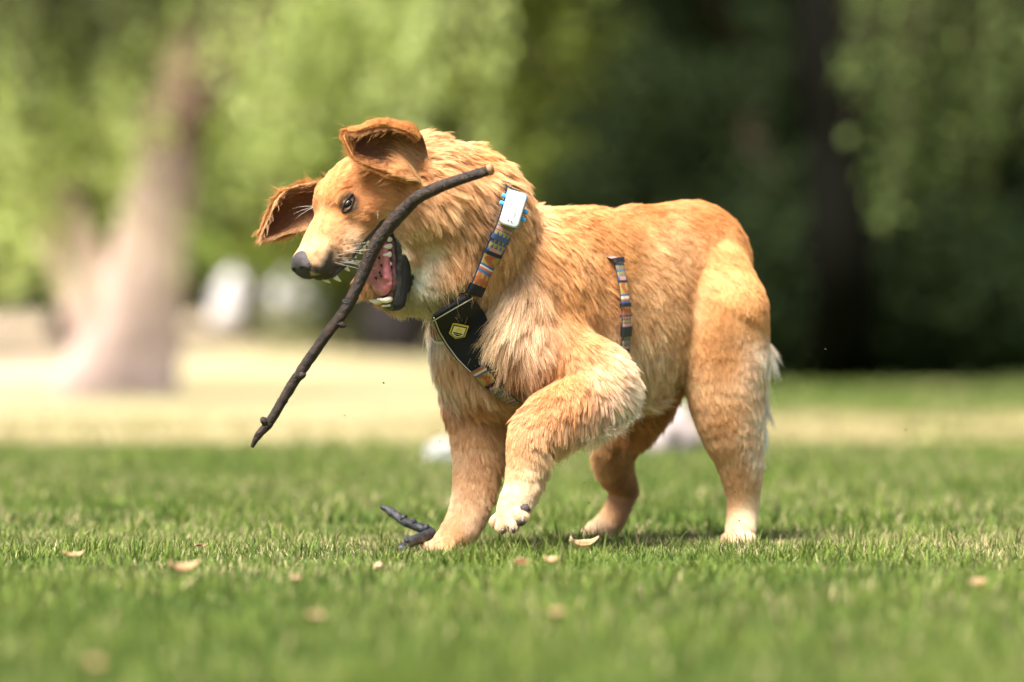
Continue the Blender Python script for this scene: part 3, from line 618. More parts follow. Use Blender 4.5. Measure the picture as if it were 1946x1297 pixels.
def merge(gs):
    off = 0; V, Q, T = [], [], []
    for g_ in gs: V.append(g_[0]); Q.append(g_[1] + off); T.append(g_[2] + off); off += len(g_[0])
    return np.concatenate(V), np.concatenate(Q), np.concatenate(T)
def tube(name, pts, rad, mat, parent=None, **kw):
    V, Q, T = tube_geo(pts, rad, **kw); return mesh_np(name, V, [Q, T], mat, parent)

M['bark_dark'] = simple('wet_dark_bark', (.045, .024, .013), .5, .35, c2=(.007, .006, .006), nscale=130, bump=1.6, bscale=420)
M['wood_cut'] = simple('cut_wood', (.42, .24, .12), .7, .2, c2=(.16, .07, .03), nscale=120)
st_pts = [(479, 850, -.27), (492, 826, -.275), (513, 802, -.28), (545, 748, -.29), (575, 702, -.30), (620, 637, -.315), (660, 583, -.325), (690, 520, -.335), (712, 470, -.345), (738, 432, -.355), (772, 396, -.37), (800, 372, -.385), (850, 350, -.40), (895, 335, -.41), (931, 323, -.42)]
st_rad = [4, 9, 11, 11.5, 12, 12, 13, 14, 15, 15.5, 15, 14, 12.5, 11.5, 11]
root = empty('stick', P(690, 520, -.335)); tag(root, 'long dark bark stick held crosswise in the open jaws of the dog', 'stick')
sp = [P(*q) for q in st_pts]; sr = [r_ * .00074 for r_ in st_rad]
gs = [tube_geo(sp, sr, n=22, rough=.055, rs=.010, seed=3, sub=14)]
for q, d, L in [((508, 806, -.28), (-6, -6, 0), 1), ((566, 716, -.30), (8, -3, 0), 1), ((640, 610, -.32), (9, 6, 0), 1), ((668, 578, -.325), (-9, -3, 0), 1), ((755, 415, -.362), (-7, 5, 0), 1)]:
    c = P(*q); dd = np.array([d[0], -4, -d[1]]) * .0016 * L
    gs.append(tube_geo([c, c + dd * .7, c + dd], [.008, .006, .003], n=10, rough=.1))
V_, Q_, T_ = merge(gs); mesh_np('bark', V_, [Q_, T_], M['bark_dark'], root)
dirn = unit(sp[-1] - sp[-2]); V_, Q_, T_ = tube_geo([sp[-1] - dirn * .002, sp[-1] + dirn * .003, sp[-1] + dirn * .005], [.0094, .009, .0068], n=18, rough=.09, rs=.008); mesh_np('cut_end', V_, [Q_, T_], M['wood_cut'], root)
# broken twig on the grass
M['twig'] = simple('charred_twig', (.045, .045, .052), .5, .5, c2=(.015, .015, .018), nscale=80, bump=1, bscale=300)
tw = [(724, 963, .02), (748, 976, .01), (768, 992, -.01), (795, 1002, -.04), (818, 1013, -.06), (802, 1022, -.09), (782, 1030, -.13), (760, 1046, -.17)]
gs = [tube_geo([P(*q) for q in tw], [.0040, .0075, .007, .0078, .0092, .009, .0085, .007], n=12, rough=.14, rs=.012, seed=8, sub=6)]
for q, d in (((762, 988, -.01), (.010, 0, .008)), ((790, 1000, -.035), (-.004, -.006, .013)), ((806, 1010, -.06), (.006, 0, .012)), ((775, 1034, -.15), (-.004, -.005, .012))):
    c = P(*q); gs.append(tube_geo([c, c + np.array(d)], [.006, .003], n=8, rough=.1))
V_, Q_, T_ = merge(gs); o = mesh_np('broken_twig', V_, [Q_, T_], M['twig'], None); tag(o, 'short bent black twig lying on the lawn before the standing front paw', 'twig')

# ------------------------------------------------------------------ head details
def local_mesh(name, fn, c0, c1, vox, axes, origin, mat, parent, smooth_it=2, colfn=None):
    """a small implicit piece in a local frame given in photo px"""
    global lo, VOX
    l0, v0 = lo, VOX; lo = np.array(c0, float); VOX = vox
    n = np.ceil((np.array(c1) - lo) / vox).astype(int) + 1
    g_ = np.stack(np.meshgrid(*[lo[i] + np.arange(n[i]) * vox for i in range(3)], indexing='ij'), -1)
    V, Q = surface_nets(fn(g_)); lo, VOX = l0, v0
    V = smooth(V, Q, smooth_it); W = origin + (V @ axes) * HK
    if np.linalg.det(axes) < 0: Q = Q[:, ::-1]
    return mesh_np(name, W, [Q], mat, parent, True, colfn(V) if colfn else None)
def l_ell(c, r): return lambda g_: (lambda q: (lambda k0, k1: k0 * (k0 - 1) / k1)(np.linalg.norm(q / r, axis=-1), np.linalg.norm(q / (np.array(r) ** 2), axis=-1) + 1e-9))(g_ - np.array(c))
def l_cap(a, b_, ra, rb):
    a = np.array(a, float); b_ = np.array(b_, float); ab = b_ - a
    def f(g_):
        t = np.clip(((g_ - a) @ ab) / (ab @ ab), 0, 1); return np.linalg.norm(g_ - a - t[..., None] * ab, axis=-1) - (ra + (rb - ra) * t)
    return f
def nose_fn(g_):
    d = l_ell((NX, 0, -8), np.array([17., 26, 18.5]))(g_); d = smin(d, l_ell((NX - 4, 0, 2), np.array([14., 19, 12]))(g_), 6); d = smin(d, l_cap((NX + 4, 0, -14), (NX - 2, 0, -30), 9, 6)(g_), 8)
    for s_ in (1, -1):
        d = smin(d, l_ell((NX + 4, 13 * s_, -9), np.array([13., 12, 12]))(g_), 4)
        d = smax(d, -l_cap((NX + 20, 9 * s_, -9), (NX - 2, 15 * s_, -12), 6, 7)(g_), 3); d = smax(d, -l_cap((NX + 10, 15 * s_, -11), (NX - 2, 26 * s_, -15), 5, 2)(g_), 3)
    d = smax(d, -l_cap((NX + 20, 0, -4), (NX + 10, 0, -36), 2, 1.5)(g_), 2)
    return d
local_mesh('nose', nose_fn, (NX - 40, -40, -50), (NX + 40, 40, 30), 1.3, HEAD, HO, M['nose'], dog)
def tongue_fn(g_):
    d = l_ell((45, 0, 4), np.array([55., 25, 11]))(g_); d = smin(d, l_ell((95, 1, 8), np.array([42., 27, 11]))(g_), 10)
    d = smin(d, l_ell((122, 4, 8), np.array([24., 24, 10]))(g_), 8); d = smax(d, -l_cap((20, 0, 24), (130, 2, 24), 8, 7)(g_), 6)
    for s_ in (1, -1): d = smin(d, l_cap((60, 24 * s_, 10), (115, 23 * s_, 14), 6, 6)(g_), 6)
    return d + .8 * np.sin(g_[..., 0] * .5) * np.sin(g_[..., 1] * .4 + 1)
local_mesh('tongue', tongue_fn, (-15, -42, -15), (155, 42, 40), 2.0, JAW, JH, M['tongue'], dog)
# specks of bark stuck to the tongue
gs = []
for a_, b_, c_ in [(70, 12, 18), (78, 16, 17), (104, 14, 18), (110, 17, 18), (92, 22, 19), (112, 3, 18)]:
    c = J(a_, b_, c_ + 3); gs.append(tube_geo([c, c + (JD * 4 + HE * 2) * HK], [.0018, .0012], n=6, rough=.3, rs=.003))
V_, Q_, T_ = merge(gs); tg_ = [o_ for o_ in col.objects if o_.name == 'tongue'][0]; mesh_np('bark_crumb', V_, [Q_, T_], M['bark_dark'], tg_)
def tooth(fr, a, b_, c, L, r, curve=0.0, up=1, back=0.0):
    base = fr(a, b_, c); ud = (JU if fr is J else -HU) * up; fd = (JD if fr is J else HF)
    pts = [base - ud * 4 * HK, base + ud * L * .35 * HK + fd * back * .35 * HK, base + (ud * L * .75 + fd * (back * .75 - curve)) * HK, base + (ud * L + fd * (back - curve * 2)) * HK]
    tube('tooth', pts, [r * HK, r * .92 * HK, r * .5 * HK, r * .12 * HK], M['tooth'], dog, n=12, sub=3)
for s_ in (1, -1):
    tooth(H, 146, 14 * s_, -53, 24, 5.4, 2); tooth(H, 122, 22 * s_, -56, 18, 5.0, 1)
    for a_, L_2, r_ in ((108, 8, 4), (97, 9, 4.5), (84, 11, 5.5), (72, 15, 6.5), (60, 13, 6.5)): tooth(H, a_, 29 * s_, -54, L_2 + 2, r_)
    tooth(J, 152, 11 * s_, 3, 27, 5.4, 4, back=6)
    for a_, L_2, r_ in ((125, 7, 3.6), (108, 9, 4), (92, 10, 4.6), (76, 13, 6), (62, 12, 5.6), (50, 9, 5)): tooth(J, a_, 31 * s_ * (1 - (a_ - 50) / 200), 0, L_2 + 6, r_)
for b_ in (-6, -2, 2, 6): tooth(J, 163, b_, -1, 9, 2.2)
# lips: bare dark skin along both jaws
for s_ in (1, -1):
    tube('lip', [J(q[0], q[1] * s_, q[2]) for q in [(-12, 48, 26), (5, 49, 8), (25, 47, -2), (50, 43, -8), (65, 42, -6), (85, 37, -10), (105, 32, -8), (125, 26, -10), (150, 18, -8), (164, 7, -7), (167, 0, -7)]], [HK * q for q in (6, 8, 6.5, 7.5, 6, 7.5, 6, 7, 6, 5, 5)], M['lip'], dog, n=14, rough=.10, rs=.012, sub=5)
    tube('lip', [H(q[0], q[1] * s_, q[2]) for q in [(2, 52, -44), (25, 47, -48), (60, 39, -51), (100, 31, -55), (126, 25, -55), (148, 17, -54), (160, 5, -50)]], [HK * q for q in (7, 6, 5, 5, 6, 6, 5)], M['lip'], dog, n=12, rough=.10, rs=.012, sub=5)
M['gum'] = simple('gum_flesh', (.22, .085, .09), .3, .5, c2=(.04, .025, .03), nscale=110, bump=.6, bscale=300)
for s_ in (1, -1): tube('gum', [J(a_, (36 - .10 * a_) * s_ if a_ < 120 else 24 * s_ * (168 - a_) / 48, -3) for a_ in (20, 45, 70, 95, 120, 145, 162)], [HK * q for q in (7, 7, 7, 6.5, 6, 6, 5)], M['gum'], dog, n=10, rough=.12, rs=.01, sub=4)
# cheek skin stretched between the jaws at the corner of the mouth
for s_ in (1, -1):
    A = [H(2, 50 * s_, -40), H(20, 45 * s_, -42), H(36, 38 * s_, -44)]; B = [J(0, 52 * s_, 12), J(16, 48 * s_, 6), J(30, 42 * s_, 4)]
    Vv = []; nU, nV = 9, 9
    for i in range(nU):
        f = i / (nU - 1) * 2; k_ = min(int(f), 1); ff = f - k_; a_ = A[k_] * (1 - ff) + A[k_ + 1] * ff; c_ = B[k_] * (1 - ff) + B[k_ + 1] * ff
        for j in range(nV):
            w_ = j / (nV - 1); Vv.append(a_ * (1 - w_) + c_ * w_ - (HF * 16 * math.sin(w_ * math.pi)) * HK - HE * s_ * 3 * HK)
    ii_ = np.arange(nU * nV).reshape(nU, nV); q_ = np.stack([ii_[:-1, :-1], ii_[1:, :-1], ii_[1:, 1:], ii_[:-1, 1:]], -1).reshape(-1, 4)
    o = mesh_np('cheek_skin', Vv, [q_], M['lip'], dog); md = o.modifiers.new('s', 'SOLIDIFY'); md.thickness = .003
# eyes: brown iris, dark pupil, a sliver of white, dark lids
m, nt, b = new_mat('eye_surface'); a = nt.nodes.new('ShaderNodeAttribute'); a.attribute_name = 'tint'; nt.links.new(a.outputs['Color'], b.inputs['Base Color']); b.inputs['Roughness'].default_value = .18; b.inputs['Specular IOR Level'].default_value = .5; M['eye'] = m
for s_ in (1, -1):
    n1_, n2_ = 28, 20; Vv, Cc = [], []
    look = unit(HE * s_ * .80 + HF * .50 + HU * .05); u_ = unit(np.cross(look, HU)); v_ = np.cross(look, u_)
    for j in range(n2_ + 1):
        th = math.pi * j / n2_
        for i in range(n1_):
            ph = 2 * math.pi * i / n1_; d_ = look * math.cos(th) + (u_ * math.cos(ph) + v_ * math.sin(ph)) * math.sin(th)
            loc = d_ @ HEAD.T * np.array([15, 12.3, 9]); Vv.append(EYE[s_] + (loc @ HEAD) * HK)
            Cc.append((.004, .003, .003) if th < .72 else (.012, .006, .004) if th < 1.05 else (.05, .04, .04) if th < 1.2 else (.05, .04, .04))
    ii_ = np.arange(n1_ * (n2_ + 1)).reshape(n2_ + 1, n1_); q_ = np.stack([ii_[:-1], np.roll(ii_[:-1], -1, 1), np.roll(ii_[1:], -1, 1), ii_[1:]], -1).reshape(-1, 4)
    ey = mesh_np('eye', Vv, [q_], M['eye'], dog, True, np.array(Cc))
    C_ = EYE[s_] + (HE * s_ * 8 + HF * 3) * HK; lp = []
    for i in range(25):
        ph = 2 * math.pi * i / 24; lp.append(C_ + (-HF * math.cos(ph) * 17.5 + HU * (math.sin(ph) * 7.8 + math.cos(ph) * 2) - HE * s_ * (5.5 * math.cos(ph) ** 2 + .0)) * HK)
    lp = [project(np.array([q]), .0012)[0] for q in lp]
    tube('eyelid', lp, [1.8 * HK] * 25, M['lid'], dog, n=8, closed_ends=False)
# whiskers
def curves_obj(name, P_, rad, mat, parent, c):
    n, k, _ = P_.shape; cu = bpy.data.hair_curves.new(name); cu.add_curves([k] * n); cu.attributes['position'].data.foreach_set('vector', P_.astype(np.float32).ravel())
    ra = cu.attributes.get('radius') or cu.attributes.new('radius', 'FLOAT', 'POINT'); ra.data.foreach_set('value', (np.ones((n, 1)) * rad * (1 - .8 * np.linspace(0, 1, k))[None]).astype(np.float32).ravel())
    ca = cu.attributes.new('tint', 'FLOAT_COLOR', 'POINT'); ca.data.foreach_set('color', np.tile(np.array([*c, 1], np.float32), n * k)); cu.materials.append(mat); return link(name, cu, parent)
wp = []
r_ = np.random.default_rng(5)
for s_ in (1, -1):
    for i in range(16):
        p0 = H(r_.uniform(100, 145), 26 * s_, r_.uniform(-44, -22)); d_ = unit(HE * s_ * .9 - HF * r_.uniform(-.1, .9) - HU * r_.uniform(-.1, .9)); L = r_.uniform(.035, .065); s = np.linspace(0, 1, 7)[:, None]
        wp.append(p0 + d_ * L * s + (-HF * .6 - HU * .6) * L * .3 * s ** 2)
    for i in range(6):
        p0 = H(62, 30 * s_, r_.uniform(28, 36)) if i < 3 else H(18, 58 * s_, -30); d_ = unit(HF * .5 + HU * .5 + HE * s_ * .6 + r_.normal(0, .2, 3)); s = np.linspace(0, 1, 7)[:, None]
        wp.append(p0 + d_ * .04 * s - HU * .008 * s ** 2)
curves_obj('whiskers', np.array(wp), .00022, M['fur'], dog, (.85, .8, .72))

# ears
def bspl(C, nu, nv):
    C = np.array(C, float)
    def B(n, m):
        A = np.zeros((m, n)); t = np.linspace(0, n - 1, m)
        for r0, x in enumerate(t):
            i = min(int(x), n - 2); f = x - i; w = [(-f + 2 * f * f - f ** 3) / 2, (2 - 5 * f * f + 3 * f ** 3) / 2, (f + 4 * f * f - 3 * f ** 3) / 2, (-f * f + f ** 3) / 2]
            for k, wk in zip((i - 1, i, i + 1, i + 2), w):
                if k < 0: A[r0, 0] += 2 * wk; A[r0, 1] -= wk
                elif k > n - 1: A[r0, n - 1] += 2 * wk; A[r0, n - 2] -= wk
                else: A[r0, k] += wk
        return A
    return np.einsum('ai,bj,ijc->abc', B(C.shape[0], nu), B(C.shape[1], nv), C)
def ear(rows, seed, inner_c, edge_c, tufts):
    S = bspl([[P(*q) for q in r0] for r0 in rows], 40, 30)
    du = np.gradient(S, axis=0); dv = np.gradient(S, axis=1); Nn = unit(np.cross(du, dv)); sgn = np.sign((Nn @ np.array([0, -1, 0])).mean()); Nn = Nn * sgn
    n_u, n_v = S.shape[:2]; th = .0014
    V = np.concatenate([(S + Nn * th).reshape(-1, 3), (S - Nn * th).reshape(-1, 3)]); NN = np.concatenate([Nn.reshape(-1, 3), -Nn.reshape(-1, 3)])
    ii_ = np.arange(n_u * n_v).reshape(n_u, n_v); q_ = np.stack([ii_[:-1, :-1], ii_[1:, :-1], ii_[1:, 1:], ii_[:-1, 1:]], -1).reshape(-1, 4)
    if sgn < 0: q_ = q_[:, ::-1]
    m0 = n_u * n_v; border = list(ii_[:, 0]) + list(ii_[-1, 1:]) + list(ii_[-2::-1, -1]) + list(ii_[0, -2:0:-1]); bb = np.array(border); b2 = np.roll(bb, -1)
    rim = np.stack([bb, b2, b2 + m0, bb + m0], 1)
    if sgn > 0: rim = rim[:, ::-1]
    Q = np.concatenate([q_, q_[:, ::-1] + m0, rim])
    uu = np.repeat(np.linspace(0, 1, n_u), n_v); vv = np.tile(np.linspace(0, 1, n_v), n_u)
    edge = np.clip(np.minimum(np.minimum(vv, 1 - vv) / .16, (1 - uu) / .10), 0, 1); inner = np.array(inner_c) * edge[:, None] + np.array(edge_c) * (1 - edge[:, None])
    cc = np.concatenate([inner, np.tile(np.array(DG), (m0, 1))])
    e = mesh_np('ear', V, [Q], M['skin'], dog, True, cc * .8)
    T = np.concatenate([Q[:, [0, 1, 2]], Q[:, [0, 2, 3]]]); kd = kdtree.KDTree(len(V))
    for i, q in enumerate(V): kd.insert(q, i)
    kd.balance(); tipdir = unit(S[-1].mean(0) - S[0].mean(0)); U2 = np.tile(uu, 2); E2 = np.concatenate([edge, edge]); Vv2 = np.tile(vv, 2); DU = np.concatenate([unit(du).reshape(-1, 3)] * 2); DV = np.concatenate([unit(dv).reshape(-1, 3)] * 2)
    def field(X):
        ix = np.array([kd.find(x)[1] for x in X]); isin = ix < m0; ed = E2[ix]; v_ = Vv2[ix]
        D = DU[ix] + DV[ix] * ((v_ - .5) * 1.6)[:, None]
        L = np.where(isin, np.where(ed < .8, .011, .008), .010) + .026 * np.clip(1 - U2[ix] / .3, 0, 1) * isin * tufts * (v_ < .6)
        tm = (np.clip(1.3 - U2[ix] / .45, 0, 1) * isin * tufts * np.clip(1.4 - v_ * 2, 0, 1))[:, None]; C = np.where(isin[:, None], cc[ix], np.array(GO)[None]); C = C * (1 - tm * .85) + tm * .85 * np.array(LG); L = L * (1 + 1.2 * tm[:, 0]); D = unit(D) + (np.clip(1 - U2[ix] / .4, 0, 1) * isin * tufts * (v_ < .5))[:, None] * np.array([-.5, -.2, .9]); wsp = (np.random.default_rng(3).random(len(X)) < .05) & (ed < .9); L = np.where(wsp, .022, L); return unit(D), L, np.where(isin, .14, .3) + (1 - ed) * .35 + .3 * wsp, C
    def dens(cen, nn): return 700e3 * np.ones(len(cen))
    make_fur('ear_fur', V, T, NN, dens, field, e, M['fur'], None, npts=5, width=.00028, clump_mm=5, clump=.4, seed=seed)
    return e
ear([[(798, 352, -.275), (812, 322, -.262), (812, 290, -.262), (803, 262, -.275), (796, 268, -.300)],
     [(762, 338, -.315), (762, 300, -.270), (768, 262, -.268), (777, 238, -.290), (772, 250, -.318)],
     [(716, 322, -.330), (714, 292, -.292), (716, 258, -.284), (724, 230, -.305), (726, 241, -.330)],
     [(676, 303, -.332), (670, 284, -.315), (668, 266, -.306), (680, 243, -.318), (682, 250, -.334)],
     [(655, 264, -.335), (654, 260, -.332), (654, 256, -.330), (657, 250, -.330), (660, 250, -.335)]], 11, (.27, .12, .062), (.60, .30, .12), 1.0)
ear([[(640, 445, -.155), (636, 410, -.14), (634, 380, -.14), (640, 345, -.15)],
     [(600, 437, -.155), (594, 412, -.135), (590, 385, -.135), (592, 348, -.16)],
     [(556, 443, -.16), (549, 425, -.14), (544, 398, -.14), (552, 358, -.17)],
     [(524, 453, -.165), (515, 440, -.155), (511, 420, -.155), (524, 382, -.175)],
     [(497, 456, -.17), (495, 452, -.17), (494, 447, -.17), (500, 432, -.172)]], 12, (.30, .14, .07), (.66, .42, .22), .3)
# claws and pads of the lifted paw, claws of the standing ones
for (x, y, d), (dx, dy) in [((948, 998, -.222), (-3, 10)), ((956, 1006, -.252), (-2, 11)), ((975, 1004, -.270), (2, 11)), ((992, 988, -.276), (5, 10)),
                            ((812, 1044, -.08), (-9, 3)), ((806, 1049, -.112), (-10, 3)), ((815, 1053, -.145), (-9, 4))]:
    a_ = P(x, y, d); c_ = P(x + dx, y + dy, d); tube('claw', [a_, (a_ + c_) / 2, c_], [.0042, .0034, .0008], M['claw'], dog, n=8)
for (x, y, d), rr in [((972, 1002, -.262), 10), ((990, 992, -.268), 9), ((998, 968, -.262), 12)]:
    a_ = P(x, y, d); tube('paw_pad', [a_ + np.array([-.007, 0, -.002]), a_, a_ + np.array([.007, 0, .003])], [rr * .0006, rr * .0009, rr * .0005], M['pad'], dog, n=12, rough=.08)

# ------------------------------------------------------------------ harness
def march(px, py, off=.008):
    o_ = CAMP; d_ = unit(P(px, py, 0.) - CAMP); t = CAM_D - .7
    for _ in range(400):
        x = o_ + d_ * t; v = sdf(x[None])[0] - off
        if v < .0004: break
        t += max(v * .6, .0005)
        if t > CAM_D + 1: break
    return o_ + d_ * t
harness = empty('harness', P(900, 620, -.15)); tag(harness, 'patterned dog harness with neck strap, black chest panel and belly strap on the golden dog', 'harness')
M['web'] = attr_mat('woven_webbing', .8, 0, .2, bump=.9, bscale=1500)
M['black_cloth'] = simple('black_padded_cloth', (.012, .013, .018), .75, .25, bump=.8, bscale=900)
M['black_plastic'] = simple('black_plastic', (.015, .015, .018), .35, .5)
M['navy_plastic'] = simple('navy_plastic', (.03, .05, .12), .4, .5)
BL = (.05, .11, .23); NV = (.02, .027, .055); OR = (.38, .11, .035); GD = (.36, .27, .08); PI = (.50, .25, .19); CM = (.62, .55, .42)
def pattern(s, t):                                  # s along in metres, t across 0..1
    c = np.tile(np.array(BL), (len(s), 1)); p = (s / .118) % 1
    def put(m_, c_): c[m_] = c_
    put(p < .16, GD); put((p < .16) & (np.abs(t - .5 + .18 * np.sin(s * 260)) < .22), OR)
    put((p >= .16) & (p < .21), NV)
    tri = (p >= .24) & (p < .52); row = ((p - .24) / .093); col_ = t * 4.5 + .5 * (row.astype(int) % 2); put(tri, GD); put(tri & (np.abs(col_ % 1 - .5) < .46 * (1 - row % 1)), BL)
    put((p >= .21) & (p < .26) & (np.abs(t - .5) < .33), PI)
    put((p >= .54) & (p < .58), PI); put((p >= .60) & (p < .63), GD)
    o_ = (p >= .65) & (p < .86); put(o_, GD); put(o_ & ((np.abs(((t * 3) % 1) - .5) < .30) | (np.abs(p - .755) < .035)), OR)
    put((p >= .90) & (p < .94), OR); put((p >= .94) & (p < .97), CM)
    put((t < .035) | (t > .965), NV); return c
def ribbon(name, line, side, width, off, parent, mat, nw=22, colfn=pattern, s0=0, thick=.0022, closed=False, amp=0):
    line = np.array(line); side = np.array(side); n = len(line); seg = np.linalg.norm(np.diff(line, axis=0), axis=1); s = np.concatenate([[0], np.cumsum(seg)]) + s0
    t = np.linspace(0, 1, nw); X = line[:, None] + side[:, None] * ((t - .5) * width)[None, :, None]; sh = X.shape
    X = project(X.reshape(-1, 3), off, 5); Nn = grad(X)
    top = X + Nn * thick * (1 - (2 * np.abs(np.tile(t, n) - .5)) ** 6)[:, None]; V = np.concatenate([top, X - Nn * .001]); ii_ = np.arange(n * nw).reshape(n, nw)
    i0 = ii_ if not closed else np.concatenate([ii_, ii_[:1]]); q_ = np.stack([i0[:-1, :-1], i0[1:, :-1], i0[1:, 1:], i0[:-1, 1:]], -1).reshape(-1, 4); m0 = n * nw
    e1 = np.stack([i0[:-1, 0], i0[1:, 0], i0[1:, 0] + m0, i0[:-1, 0] + m0], 1); e2 = np.stack([i0[1:, -1], i0[:-1, -1], i0[:-1, -1] + m0, i0[1:, -1] + m0], 1)
    cc = colfn(np.repeat(s, nw), np.tile(t, n)) if colfn else np.zeros((m0, 3)) + .02
    o_ = mesh_np(name, V, [np.concatenate([q_, q_[:, ::-1] + m0, e1, e2])], mat, parent, True, np.concatenate([cc, cc])); return o_, X
def resample(pts, step):
    pts = np.array(pts); seg = np.linalg.norm(np.diff(pts, axis=0), axis=1); s = np.concatenate([[0], np.cumsum(seg)]); n = max(2, int(s[-1] / step)); q = np.linspace(0, s[-1], n)
    return np.stack([np.interp(q, s, pts[:, i]) for i in range(3)], 1)
nrm_neck = unit([-.86, -.33, .38]); NX0 = march(938, 482, .015); NC = NX0 - grad(NX0[None])[0] * .11; NC = NC - nrm_neck * ((NC - NX0) @ nrm_neck)
loop = trace_loop(NC, nrm_neck, 160, .018); loop = np.concatenate([loop, loop[:1]]); lp = resample(loop, .0014)
o, X = ribbon('neck_strap', lp, np.tile(nrm_neck, (len(lp), 1)), .040, np.repeat(-.005 + .023 * np.clip((.628 - lp[:, 2]) / .016, 0, 1) - .017 * np.clip((.437 - lp[:, 2]) / .012, 0, 1), 34), harness, M['web'], nw=34, s0=NECK_S0)
X_NECK = X.reshape(-1, 34, 3)[:, 17]; strap_keep.append((X[X[:, 2] < .618][::3], .0045))
# chest panel
Lp = [(822, 602), (832, 628), (848, 655), (868, 682), (890, 703), (903, 712)]; Rp = [(893, 558), (918, 590), (932, 620), (944, 652), (950, 682), (955, 704)]
def pl(pts, n):
    pts = np.array(pts, float); s = np.linspace(0, len(pts) - 1, n); return np.stack([np.interp(s, np.arange(len(pts)), pts[:, i]) for i in range(2)], 1)
A_, B_ = pl(Lp, 30), pl(Rp, 30); G3 = np.array([[march(*(A_[i] * (1 - w_) + B_[i] * w_), off=.018 - .006 * w_ ** 2) for w_ in np.linspace(0, 1, 22)] for i in range(30)])
def sheet(name, G3, th, mat, parent, colfn=None):
    n, k_ = G3.shape[:2]; X = G3.reshape(-1, 3); Nn = grad(X); V = np.concatenate([X + Nn * th, X - Nn * .004]); ii_ = np.arange(n * k_).reshape(n, k_); m0 = n * k_
    q_ = np.stack([ii_[:-1, :-1], ii_[:-1, 1:], ii_[1:, 1:], ii_[1:, :-1]], -1).reshape(-1, 4); bb = np.array(list(ii_[:, 0]) + list(ii_[-1, 1:]) + list(ii_[-2::-1, -1]) + list(ii_[0, -2:0:-1])); b2 = np.roll(bb, -1)
    return mesh_np(name, V, [np.concatenate([q_, q_[:, ::-1] + m0, np.stack([bb, b2, b2 + m0, bb + m0], 1)])], mat, parent), X
panel, Xp = sheet('chest_panel', G3, .003, M['black_cloth'], harness); strap_keep.append((Xp[::2], .0075))
M['piping'] = simple('cream_piping', (.55, .52, .42), .7, .3)
for edge in (G3[:, 1], G3[-2], G3[1]):
    e_ = resample(edge, .004); e_ = e_ + grad(e_) * .004; tube('piping', e_, [.0011] * len(e_), M['piping'], panel, n=6)
# badge: shield with yellow border, dark mark, dark foot
bc = march(871, 630, .0235); bn = grad(bc[None])[0]; bu = unit(np.array([.22, 0, 1]) - bn * (np.array([.22, 0, 1]) @ bn)); bs = np.cross(bu, bn)
if bs[0] < 0: bs = -bs
def flat(name, poly, mat, parent, h, z=0.0):
    poly = np.array(poly, float); n = len(poly); V = [bc + bs * x * .00088 + bu * y * .00088 + bn * (z + .0012) for x, y in poly] + [bc + bs * x * .00088 + bu * y * .00088 + bn * (z + .0012 - h) for x, y in poly]
    bm = bmesh.new(); vs = [bm.verts.new(v) for v in V]; bm.faces.new(vs[:n]); bm.faces.new(vs[n:][::-1])
    for i in range(n): bm.faces.new([vs[i], vs[n + i], vs[n + (i + 1) % n], vs[(i + 1) % n]])
    bmesh.ops.recalc_face_normals(bm, faces=bm.faces); me = bpy.data.meshes.new(name); bm.to_mesh(me); bm.free(); me.materials.append(mat); return link(name, me, parent)
M['yellow'] = simple('yellow_rubber', (.75, .55, .06), .5, .4); M['cream'] = simple('cream_rubber', (.72, .68, .45), .5, .4)
def shield(k): return [(-13 * k, 17 * k), (13 * k, 17 * k), (13 * k, -9 * k), (0, -18 * k), (-13 * k, -9 * k)]
bd = flat('badge', shield(1.2), M['yellow'], panel, .002); flat('badge_ground', shield(1.04), M['black_cloth'], panel, .002, .0006); flat('badge_face', shield(.9), M['cream'], panel, .002, .0010)
flat('badge_mark', [(-6, 9), (-1, 12), (5, 9), (6, 1), (4, 0), (2, 6), (0, 7), (-2, 1), (-5, 1), (-4, 6)], M['yellow'], panel, .002, .0014)
flat('badge_mark', [(-9, -2), (9, -2), (9, -5), (-9, -5)], M['black_cloth'], panel, .002, .0014)
flat('badge_mark', [(-8, -7), (8, -7), (0, -12)], M['black_cloth'], panel, .002, .0014)
# strap below the panel
y0_ = march(918, 700, .016)[1]; cl = resample([P(x, y, y0_ + dy_) for x, y, dy_ in [(914, 694, 0), (935, 718, .006), (950, 735, .012), (968, 750, .02), (990, 764, .03)]], .0016)
tg2 = unit(np.gradient(cl, axis=0)); sd2 = unit(np.cross(tg2, grad(cl)))
o, X = ribbon('chest_strap', cl, sd2, .038, .026, harness, M['web'], nw=26, s0=.105); strap_keep.append((X[::2], .0075))
# girth strap
X0 = march(1191, 560, .022); gn = unit(BF + np.array([0, 0, -.06])); gc = X0 - BN * .115
loop = trace_loop(gc, gn, 200, .012); loop = np.concatenate([loop, loop[:1]]); lp = resample(loop, .0016)
goff = lambda L_: np.repeat(-.004 + .021 * np.clip((.510 - L_[:, 2]) / .010, 0, 1), 22)
o, X = ribbon('girth_strap', lp, np.tile(gn, (len(lp), 1)), .021, goff(lp), harness, M['web'], nw=22, s0=.03)
pxx, pyy = ypx(X); vis = (pyy > 490) & (pyy < 655) & (X[:, 1] < .3); strap_keep.append((X[vis][::2], .005))
def band(loop_pts, c, n_ax, length, width, off, thick, mat, nm='buckle'):
    k0 = int(np.argmin(np.linalg.norm(loop_pts - c, axis=1))); seg = loop_pts[max(0, k0 - 30):k0 + 30]; d_ = np.linalg.norm(seg - loop_pts[k0], axis=1); seg = seg[d_ < length / 2]
    o_, X_ = ribbon(nm, seg, np.tile(n_ax, (len(seg), 1)), width, off, harness, mat, nw=16, colfn=None, thick=thick); return o_
XG = X.reshape(-1, 22, 3)[:, 11]
